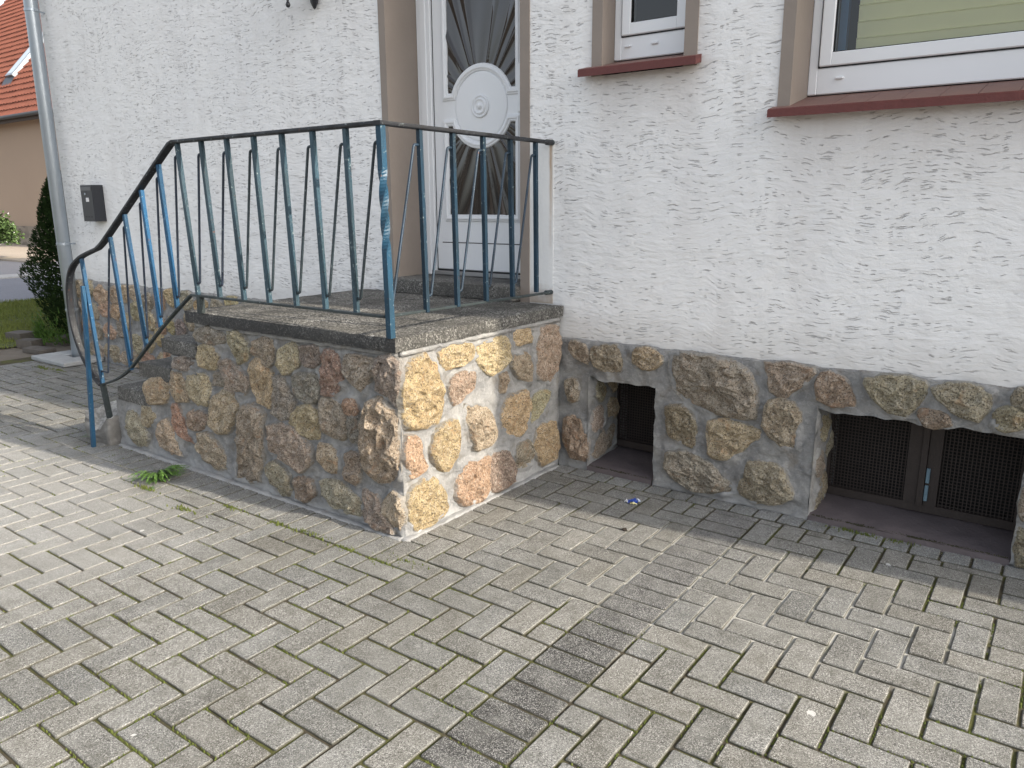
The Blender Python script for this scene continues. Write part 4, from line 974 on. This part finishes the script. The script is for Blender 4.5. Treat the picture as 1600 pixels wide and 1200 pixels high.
MB().sweep([(-2.098, Yr, .916), (-3.39, Yr, .916)]+[tuple(v) for v in catmull([(-3.41, Yr, .910), (-3.697, Yr, .727), (-4.031, Yr, .490), (-4.178, Yr, .412), (-4.28, Yr, .375), (-4.375, Yr, .348)], 4)], (0, 1, 0), rprof(.022, .010, .002)).build('lower_rail', M_IRON, rail, LC, fix=True)
MB().sweep([(-2.098, Yr, .918), (-2.140, 0, .895)], (1, 0, 0), rprof(.022, .010, .002)).build('lower_rail', M_IRON, rail, LC, fix=True)
MB().tube([(-2.140, -.03, .8965), (-2.140, .03, .895)], .012, 10).tube([(-2.140, -.03, 1.6195), (-2.140, .03, 1.62)], .014, 10).build('wall_anchor', M_IRON, rail, LC)
sq = lambda s_: [(s_, s_), (-s_, s_), (-s_, -s_), (s_, -s_)]
Tb = [(-4.441, 1.048, -4.383, .350), (-4.100, 1.172, -4.046, .470), (-3.929, 1.288, -3.861, .612), (-3.745, 1.405, -3.703, .733), (-3.568, 1.520, -3.533, .842)]
Sb = [(-3.394, 1.606, -3.342, .920), (-3.205, 1.608, -3.167, .920), (-3.016, 1.608, -2.984, .920), (-2.828, 1.608, -2.805, .920), (-2.645, 1.608, -2.623, .920), (-2.458, 1.608, -2.441, .920), (-2.271, 1.608, -2.260, .920)]
for k, (a, z1, b, z0) in enumerate(Tb+Sb):
    c = (lambda f_: tuple(x*f_ for x in (TC if k < 5 else SC1)))(R.uniform(.8, 1.2))
    MB().sweep([(b, Yr, z0), (a, Yr, z1)], (0, 1, 0), sq(.0090)).build('baluster', M_IRON, rail, c, fix=True)
# posts: twisted corner post, foot at the top step, foot on the broken step, propping leg
n = 60; zt = [.836+(1.612-.836)*k/n for k in range(n+1)]
tw = [(math.pi*1.5)*min(1, max(0, (z-1.16)/.30)) for z in zt]
MB().sweep([(-2.078-.010*k/n, Yr, zt[k]) for k in range(n+1)], (1, 0, 0), sq(.0125), twist=tw).build('corner_post', M_IRON, rail, (.012, .058, .105), fix=True)
MB().sweep([(-3.331, Yr, .834), (-3.328, Yr, .913)], (0, 1, 0), sq(.013)).build('post', M_IRON, rail, LC, fix=True)
MB().sweep([(-4.374, Yr+.012, .120), (-4.384, Yr, .348)], (0, 1, 0), sq(.0125)).build('post', M_IRON, rail, LC, fix=True)
MB().sweep([(-4.392, -1.277, -.01), (-4.435, -1.199, .900)], (0, 1, 0), sq(.0100)).build('leg', M_IRON, rail, (.012, .082, .172), fix=True)
def rod(ptop, pbot, ptop_in, pbot_in, col):
    P = [pbot_in, pbot, ptop, ptop_in]; pts = []
    for i in (1, 2):
        a, b, c = Vector(P[i-1]), Vector(P[i]), Vector(P[i+1]); r = .011
        p0 = b+(a-b).normalized()*r; p1 = b+(c-b).normalized()*r
        for q in range(5): t = q/4; pts.append((1-t)**2*p0+2*t*(1-t)*b+t*t*p1)
    MB().tube([P[0]]+pts+[P[3]], .0055, 8, side=(0, 1, 0) if abs(P[0][0]-P[3][0]) > abs(P[0][1]-P[3][1]) else (1, 0, 0)).build('rod', M_IRON, rail, col, smooth=True)
A = Tb+Sb+[(-2.088, 1.608, -2.078, .920)]
for i in range(len(A)-1):
    lo, up = A[i], A[i+1]
    f_ = lambda s_, z: s_[0]+(s_[2]-s_[0])*(s_[1]-z)/(s_[1]-s_[3])
    zt_ = up[1]-(.062 if i < 4 else .055); zb_ = lo[3]+(.055 if i else .072); ox = .085 if i == 0 else .028
    xt = f_(up, zt_)-.032; xb = f_(lo, zb_)+ox
    rod((xt, Yr, zt_), (xb, Yr, zb_), (f_(up, zt_)-.006, Yr, zt_), (f_(lo, zb_)+.006, Yr, zb_), (.022, .033, .055) if i < 7 else (.03, .045, .055))
skx = lambda y: -2.088-.052*(y-Yr)/(-Yr)
Rb = [(-.971, -.958), (-.766, -.755), (-.556, -.545), (-.347, -.332), (-.133, -.121)]
for a, b in Rb:
    MB().sweep([(skx(b), b, .908), (skx(a), a, 1.612)], (1, 0, 0), sq(.0090)).build('baluster', M_IRON, rail, (lambda f_: tuple(x*f_ for x in RC))(R.uniform(.85, 1.2)), fix=True)
A = [(Yr, Yr)]+Rb
for i in range(5):
    lo, up = A[i], A[i+1]; zt_, zb_ = 1.553, .972
    yt = up[0]-.034; yb = lo[1]+.030
    rod((skx(yt), yt, zt_), (skx(yb), yb, zb_), (skx(up[0]), up[0]-.004, zt_), (skx(lo[1]), lo[1]+.006, zb_), (.016, .036, .062))
# ------------------------------------------------------------------ things on and near the wall
dp = tag(empty('downpipe', (-7.112, -.078, 0)), 'grey zinc rainwater downpipe at the left corner of the white house', 'downpipe')
o = MB().lathe([(.046, 0), (.052, .02), (.052, 6.5)], Matrix.Identity(4), 24).build('pipe', M_ZINC, dp, smooth=True)
for z in (.44, 1.01, 2.87, 4.8):
    MB().lathe([(.0525, -.012), (.056, -.010), (.056, .010), (.0525, .012)], Matrix.Translation((0, 0, z)), 24).bbox((.048, -.008, z-.011), (.066, .016, z+.011), .002).bbox((-.006, .05, z-.006), (.006, .1, z+.006), .002).build('bracket', M_ZINC, dp)
ds = tag(empty('drain_surround', (0, 0, 0)), 'low grey concrete drain surround at the foot of the downpipe', 'drain cover')
M_CONC = mat_simple('smooth_concrete', (.40, .41, .41), .8, 14, .35, .003)
MB().bbox((-7.42, -.345, 0), (-6.80, -.16, .036), .006).build('slab', M_CONC, ds); MB().bbox((-7.42, -.159, 0), (-7.19, -.01, .035), .006).build('slab', M_CONC, ds)
MB().bbox((-7.03, -.159, 0), (-6.80, -.01, .035), .006).build('slab', M_CONC, ds); MB().box((-7.19, -.159, .0), (-7.03, -.01, .006)).build('gully', M_DARK, ds)

mbx = tag(empty('intercom_box', (-6.61, .02, 1.35)), 'small black metal intercom or letter box on the white wall beside the downpipe', 'letter box')
MB().bbox((-.095, -.092, -.145), (.095, .003, .145), .004).build('case', M_BLACK, mbx)
MB().bbox((-.080, -.096, .098), (.080, -.091, .128), .002).build('flap', mat_simple('grey_flap', (.10, .105, .11), .4), mbx)
MB().bbox((-.015, -.0945, .012), (.030, -.0915, .044), .001).build('name_label', mat_simple('white_label', (.8, .8, .8), .6), mbx)
MB().lathe([(.010, 0), (.010, .004), (.006, .006), (0, .006)], Matrix.Translation((-.02, -.092, .072)) @ Matrix.Rotation(math.pi/2, 4, 'X'), 14).build('lock', M_ZINC, mbx)
for q in range(3): MB().box((-.06+q*.045, -.0935, -.112), (-.035+q*.045, -.0915, -.104)).build('slot', M_SEAL, mbx)

ln = tag(empty('wall_lantern', (-3.80, .02, 2.46)), 'black wrought iron wall lantern above the stair, only its bottom showing at the top edge', 'lantern')
MB().lathe([(0, -.045), (.012, -.035), (.030, -.005), (.040, .05), (.040, .22), (.028, .26), (0, .27)], Matrix.Translation((.02, -.022, .02)) @ Matrix.Scale(.5, 4, (0, 1, 0)), 20).build('wall_plate', M_BLACK, ln, smooth=True)
MB().tube(catmull([(.02, -.03, .06), (.01, -.09, .045), (-.01, -.15, .05), (-.03, -.172, .075)], 5), .010, 8, side=(1, 0, 0)).build('arm', M_BLACK, ln, smooth=True)
MB().lathe([(0, -.045), (.010, -.041), (.014, -.03), (.010, -.018), (.006, -.012), (.008, 0), (.045, .02), (.075, .05), (.075, .06)], Matrix.Translation((-.03, -.172, .01)), 16).build('lantern_base', M_BLACK, ln, smooth=True)
MB().lathe([(.062, .06), (.090, .30)], Matrix.Translation((-.03, -.172, .01)), 6).build('lantern_glass', glassmat('lantern_glass', (.8, .8, .75)), ln)
MB().lathe([(.105, .30), (.10, .315), (.03, .40), (.012, .42), (.012, .45), (0, .46)], Matrix.Translation((-.03, -.172, .01)), 6).build('lantern_roof', M_BLACK, ln)

# crumpled sweet wrapper, clod, weeds
cw = tag(empty('sweet_wrapper', (-1.497, -.276, .002), .4), 'crumpled blue, white and yellow sweet wrapper lying on the paving', 'wrapper')
def crumple(name, col, cx, cy, sx, sy, h, seed, parent, n=7):
    rr = random.Random(seed); vs = [(cx+sx*(i/n-.5)+rr.uniform(-1, 1)*sx*.05, cy+sy*(j/n-.5)+rr.uniform(-1, 1)*sy*.05, max(.001, h*(.5+.9*noise.noise(Vector((i*.7+seed, j*.7, 0))))*(1-abs(i/n-.5)*1.1))) for j in range(n+1) for i in range(n+1)]
    fs = [(j*(n+1)+i, j*(n+1)+i+1, (j+1)*(n+1)+i+1, (j+1)*(n+1)+i) for j in range(n) for i in range(n)]
    o = MB().add(vs, fs).build(name, mat_simple(name+'_foil_%d' % seed, col, .28, 30, .1), parent); return o
crumple('foil', (.02, .07, .38), .0, .008, .045, .032, .026, 1, cw); crumple('foil', (.75, .76, .78), -.028, .004, .018, .02, .02, 2, cw, 4)
crumple('foil', (.72, .66, .35), .006, -.012, .034, .012, .014, 3, cw, 4); crumple('foil', (.45, .50, .62), .022, .020, .024, .014, .024, 4, cw, 4)
def clod(x, y, s_, seed, label):
    vs = []; fs = []; n, k = 7, 9
    for i in range(n+1):
        for j in range(k):
            t = math.pi*.5*i/n; a = 2*math.pi*j/k; d = Vector((math.cos(a)*math.cos(t), math.sin(a)*math.cos(t), math.sin(t))); r = s_*(1+.6*noise.noise(d*2+Vector((seed, 0, 0)))); vs.append((r*d.x*1.2, r*d.y, r*d.z*.7))
    for i in range(n):
        for j in range(k): fs.append((i*k+j, i*k+(j+1) % k, (i+1)*k+(j+1) % k, (i+1)*k+j))
    o = MB().add(vs, fs).build('earth_clod', mat_simple('dark_earth_%d' % seed, (.045, .033, .025), .95, 120, .4, .003)); o.location = (x, y, 0); tag(o, label, 'clod')
clod(-1.391, -.555, .0115, 3, 'small dark clod of earth on the paving in front of the sweet wrapper')
M_LEAF = mat_simple('weed_leaf', (.10, .20, .035), .55, 30, .4)
def weed(x, y, size, n, label, seed, lift=.35, spread=(0, 6.28)):
    rr = random.Random(seed); e = tag(empty('weed', (x, y, 0)), label, 'weed')
    m_ = MB(); 
    for q in range(n):
        a = rr.uniform(*spread); L = size*rr.uniform(.55, 1); wd = size*rr.uniform(.02, .045); el = rr.uniform(.1, 1)*lift; seg = 9; ca, sa = math.cos(a), math.sin(a)
        def pt(t, s_): h = L*(el*math.sin(t*2.4)*.9)+.004; return (ca*L*t-sa*s_, sa*L*t+ca*s_, h+abs(s_)*.25)
        for k in range(seg):
            t0, t1 = k/seg, (k+1)/seg; w0 = wd*(.15+math.sin(math.pi*min(1, t0*1.05)))*.9; tip = wd*(.3+1.5*math.sin(math.pi*t0))*rr.uniform(.8, 1.3)
            m_.add([pt(t0, -wd*.14), pt(t0, wd*.14), pt(t1, wd*.14), pt(t1, -wd*.14)], [(0, 1, 2, 3)])
            for sg in (-1, 1): m_.add([pt(t0, sg*wd*.12), pt(t0+.35/seg, sg*tip), pt(t1-.1/seg, sg*wd*.12)], [(0, 1, 2)])
    m_.build('leaf', M_LEAF, e); return e
weed(-3.61, -1.335, .16, 75, 'flat green feathery weed growing from the joint at the foot of the stair wall', 5, .45, (-1.3, 2.0)).rotation_euler = (0, 0, -.5)
weed(-3.46, -1.455, .045, 12, 'tiny green seedling on the sunny paving just in front of the larger weed', 8, .3)
weed(-4.55, -1.20, .085, 14, 'small bright green weed behind the slanting leg of the railing', 9, .9)

# loose blocks by the bush
M_LOOSE = mat_simple('old_concrete_block', (.13, .115, .10), .9, 16, .4, .004)
for (x, y, rz, w_, d_, h_, lb) in ((-8.22, -.02, .35, .20, .15, .08, 'dark concrete block lying nearest the foot of the bush'), (-8.05, .26, -.1, .22, .16, .10, 'concrete block half hidden behind the downpipe'), (-8.72, .10, .2, .24, .18, .09, 'rounded grey stone block at the edge of the lawn left of the bush'), (-7.85, -.10, .1, .30, .16, .045, 'low flat slab between the bush and the downpipe')):
    o = rough_block(-w_/2, w_/2, -d_/2, d_/2, 0, h_, 'loose_block', None, M_LOOSE, .03, .008, seed=x); o.location = (x, y, -.02); o.rotation_euler = (0, 0, rz); tag(o, lb, 'block', 'loose blocks by the bush')

# ------------------------------------------------------------------ left background
mb = MB(); gridplane(mb, -8.6, -7.3, -7, 8, .12, lambda x, y: -.022+.02*fbm(Vector((x*2.5, y*2.5, 0)), 4)); tag(mb.build('bare_earth', mat_simple('bare_earth', (.20, .17, .135), .95, 5, .4, .015), smooth=True), kind='structure')
M_LAWN = mat_simple('lawn_soil', (.10, .12, .035), .95, 4, .4, .01)
mb = MB(); gridplane(mb, -12.35, -8.3, -7, 9, .25, lambda x, y: -.012+.015*fbm(Vector((x*1.2, y*1.2, 3)), 3)); tag(mb.build('lawn', M_LAWN, smooth=True), kind='structure')
def mat_grass():
    t = NT('grass_blades', .7); P = t.pos(); c = t.mix(t.noise(P, 1.6, 5), (.13, .17, .035), (.25, .25, .08)); c = t.mix(t.math('MULTIPLY', t.noise(P, 35, 3), .7), c, (.09, .13, .025)); return t.done(c, None, None, .2)
mb = MB()
for q in range(34000):
    x = R.uniform(-12.3, -8.25); y = R.uniform(-1.3, 2.2)
    if x > -8.6 and R.random() < .5: continue
    a = R.random()*6.28; h = R.uniform(.015, .045)*(1+.5*noise.noise(Vector((x*2, y*2, 0)))); s_ = R.uniform(.003, .007); lx, ly = R.uniform(-.02, .02), R.uniform(-.02, .02)
    mb.add([(x-s_*math.cos(a), y-s_*math.sin(a), -.01), (x+s_*math.cos(a), y+s_*math.sin(a), -.01), (x+lx, y+ly, h)], [(0, 1, 2)])
tag(mb.build('grass', mat_grass()), 'short green grass between the paving and the road', 'grass', kind='stuff')
def mat_asphalt(name, c0, c1):
    t = NT(name, .9); P = t.pos(); c = t.mix(t.noise(P, .9, 5), c0, c1); a, b = speckle(t, P, 60, 130); c = t.mix(t.math('MULTIPLY', a, .35), c, tuple(x*1.5 for x in c1)); return t.done(c, None, t.bump(t.noise(P, 90, 3), .004))
tag(MB().add([(-16.4, -60, -.015), (-12.3, -60, -.015), (-12.3, 60, -.015), (-16.4, 60, -.015)], [(0, 1, 2, 3)]).build('road', mat_asphalt('asphalt', (.17, .175, .20), (.22, .225, .245))), kind='structure')
mb = MB().box((-17.1, -60, -.05), (-16.4, 60, .012)); tag(mb.build('gutter_strip', mat_asphalt('pale_concrete', (.38, .37, .35), (.46, .45, .43))), kind='structure')
tag(MB().add([(-26, -60, -.012), (-17.1, -60, -.012), (-17.1, 60, -.012), (-26, 60, -.012)], [(0, 1, 2, 3)]).build('side_road', mat_asphalt('worn_asphalt', (.22, .21, .22), (.28, .27, .27))), kind='structure')
mb = MB(); mb.box((-46, 5.0, -.05), (-20.5, 20, .03)); tag(mb.build('pavement_far', mat_asphalt('sandy_yard', (.30, .25, .20), (.40, .34, .28))), kind='structure')

# yew bush
def mat_yew():
    t = NT('yew_foliage', .65); P = t.pos(); c = t.mix(t.noise(P, 9, 4), (.012, .030, .012), (.045, .075, .022)); return t.done(c, .9, None, .1)
yw = tag(empty('yew_bush', (-8.18, .42, 0)), 'tall dark green columnar yew between the lawn and the downpipe', 'bush')
MB().tube([(0, 0, 0), (.02, 0, .5), (0, .02, 1.2)], .035, 8, side=(1, 0, 0)).build('trunk', M_SOIL, yw)
mb = MB(); HT = 1.62
for q in range(26000):
    z = HT*(R.random()**.8); t = z/HT; a = R.random()*6.283
    env = .40*(math.sin(min(1, (t+.10)/.55)*math.pi/2)**.8)*(1-max(0, t-.42)/.60)**.75 if t < 1 else .02
    env *= 1+.20*noise.noise(Vector((math.cos(a)*1.6, math.sin(a)*1.6, z*4)))+.12*noise.noise(Vector((a*3, 5, z*12)))
    r = env*(1-R.random()**2.2*.55); x, y = r*math.cos(a), r*math.sin(a)*.9; d = Vector((math.cos(a), math.sin(a), R.uniform(.3, 1.6))).normalized(); s_ = Vector((-d.y, d.x, R.uniform(-.6, .6))).normalized()
    L = R.uniform(.014, .034); wd = L*R.uniform(.2, .32); p = Vector((x, y, z+.03))
    mb.add([p-s_*wd, p+d*L*.6-s_*wd*1.4, p+d*L, p+d*L*.6+s_*wd*1.4, p+s_*wd], [(0, 1, 2, 3, 4)])
mb.build('crown', mat_yew(), yw)
mb = MB()
for q in range(700):
    a = R.uniform(-3.0, -.2); z = abs(R.gauss(0, .12)); r = .34+R.uniform(0, .07); x, y = r*math.cos(a), r*math.sin(a)*.9; d = Vector((R.uniform(-1, 1), R.uniform(-1, 0), R.uniform(.2, 1.5))).normalized(); s_ = Vector((-d.y, d.x, 0)).normalized()*.007
    p = Vector((x, y, z)); mb.add([p-s_, p+s_, p+d*R.uniform(.04, .09)], [(0, 1, 2)])
mb.build('young_shoots', M_LEAF, yw)['kind'] = 'stuff'

# flowering shrub by the road
sh = tag(empty('flowering_shrub', (-22.3, 5.0, 0)), 'light green shrub with white flowers at the left edge beyond the road', 'shrub')
M_SH = mat_simple('shrub_leaf', (.10, .17, .045), .7, 6, .5); M_FL = mat_simple('white_petals', (.8, .8, .74), .7)
MB().tube([(0, 0, 0), (.05, 0, .6)], .04, 6, side=(1, 0, 0)).build('stem', M_SOIL, sh)
for nm, cnt, mt, s0, s1 in (('foliage', 5000, M_SH, .04, .10), ('flower', 90, M_FL, .035, .06)):
    mb = MB()
    for q in range(cnt):
        a = R.random()*6.283; ph = math.acos(R.uniform(-.3, 1)); r = (.62+.25*noise.noise(Vector((math.cos(a)*2, math.sin(a)*2, ph*2))))*(R.random()**.3 if nm == 'foliage' else 1.02)
        p = Vector((r*math.sin(ph)*math.cos(a)*1.1, r*math.sin(ph)*math.sin(a), .55+r*math.cos(ph)*.95)); d = Vector((R.gauss(0, 1), R.gauss(0, 1), R.gauss(0, 1))).normalized(); s_ = d.cross(Vector((0, 0, 1))).normalized(); L = R.uniform(s0, s1)
        mb.add([p-s_*L*.4, p+d*L*.5, p+s_*L*.4, p-d*L*.5], [(0, 1, 2, 3)])
    o = mb.build(nm, mt, sh)

# neighbour's house
nh = tag(empty('neighbour_house', (-32, 8.5, 0)), 'peach rendered house with an orange pantile roof beyond the road at the left edge', 'house'); nh.location = (0, 0, 0)
XL, XR, NY, EZ = -39.4, -22.0, 8.55, 4.05
def P(name, a, b, mat, parent=nh): return MB().box(a, b).build(name, mat, parent)
P('wall', (XL+.3, NY, .66), (XR, 19, EZ+.3), mat_simple('peach_render', (.42, .32, .24), .9, .5, .12, .003))
def mat_rubble():
    t = NT('rubble_plinth', .9); Pp = t.pos(); v = t.n('TexVoronoi'); v.inputs['Scale'].default_value = 3.2; t.set(v.inputs['Vector'], t.map(Pp, (1, 1, 1.8)))
    c = t.mix(t.xyz(v.outputs['Color'])[0], (.15, .125, .10), (.30, .26, .21)); return t.done(c, None, t.bump(t.noise(Pp, 9, 5), .03))
P('plinth', (XL+.25, NY-.06, 0), (XR+.05, 19, .66), mat_rubble())
SL = 1.15; RY = 14.2; EY = 8.2
mb = MB(); z0 = EZ+.05; zr = z0+(RY-EY)*SL
mb.add([(XL, EY, z0), (XR+.3, EY, z0), (XR+.3, RY, zr), (XL, RY, zr), (XL, 20.2, z0), (XR+.3, 20.2, z0)], [(0, 1, 2, 3), (3, 2, 5, 4), (0, 3, 4), (1, 5, 2)])
M_TILE = mat_simple('orange_pantile', (.19, .062, .038), .75, 3, .35, .004); rf = mb.build('roof', M_TILE, nh)
mb = MB(); L = math.hypot(RY-EY, zr-z0); row = .31; wd = .22; nrow = int(L/row); dY, dZ = (RY-EY)/L, (zr-z0)/L; nv = Vector((0, -dZ, dY))
prof = [(0, .01), (.045, .055), (.09, .062), (.13, .03), (.18, .012), (.22, .012)]
for r_ in range(nrow+1):
    x = XL
    while x < XR+.3:
        j = R.uniform(-.006, .006); b = len(mb.v)
        for (s_, lift) in ((0, .045), (row*1.06, .0)):
            for (px, ph) in prof:
                q = Vector((x+px, EY+dY*(r_*row+s_-.04), z0+dZ*(r_*row+s_-.04)))+nv*(ph+lift+j); mb.v.append(tuple(q))
        for (px, ph) in prof:
            q = Vector((x+px, EY+dY*(r_*row-.04), z0+dZ*(r_*row-.04)))+nv*(ph+.005+j); mb.v.append(tuple(q))
        for i in range(5): mb.f.append((b+i, b+i+1, b+7+i, b+6+i)); mb.f.append((b+12+i, b+13+i, b+1+i, b+i))
        x += wd
o = mb.build('roof_tiles', M_TILE, nh); o['kind'] = 'stuff'
MB().sweep([(XL, EY-.10, EZ+.02), (XR+.4, EY-.10, EZ+.02)], (0, 1, 0), rprof(.13, .12, .05)).build('gutter', mat_simple('dark_gutter', (.05, .055, .06), .5), nh)
P('fascia', (XL, EY-.02, EZ-.14), (XR+.3, EY+.02, EZ+.04), mat_simple('dark_fascia', (.07, .05, .04), .7)); P('soffit', (XL, EY+.021, EZ-.05), (XR+.3, NY+.1, EZ+.0), mat_simple('soffit_boards', (.25, .2, .16), .8))
# roof window standing proud of the tiles
def rp(x, s_, h): v = Vector((x, EY+dY*s_, z0+dZ*s_))+nv*h; return tuple(v)
mb = MB(); s0, s1 = 1.95, 4.4
mb.add([rp(-30.85, s0, .06), rp(-30.30, s0, .06), rp(-30.30, s1, .06), rp(-30.85, s1, .06), rp(-30.85, s0, .20), rp(-30.30, s0, .20), rp(-30.30, s1, .20), rp(-30.85, s1, .20)], [(4, 5, 6, 7), (0, 1, 5, 4), (1, 2, 6, 5), (3, 0, 4, 7), (2, 3, 7, 6)])
rw = mb.build('roof_window', M_ZINC, nh)
mb = MB(); mb.add([rp(-30.80, s0+.08, .206), rp(-30.35, s0+.08, .206), rp(-30.35, s1-.1, .206), rp(-30.80, s1-.1, .206)], [(0, 1, 2, 3)]); mb.build('pane', mat_simple('sky_bright_pane', (.55, .62, .68), .08), rw)
mb = MB(); mb.add([rp(-30.95, s0-.35, .07), rp(-30.20, s0-.35, .07), rp(-30.20, s0-.01, .13), rp(-30.95, s0-.01, .13)], [(0, 1, 2, 3)]); mb.build('apron', M_BLACK, rw)
P('chimney', (-27.5, 13.2, zr-1.6), (-26.9, 13.8, zr+.9), mat_simple('chimney_brick', (.30, .12, .08), .85), rf)
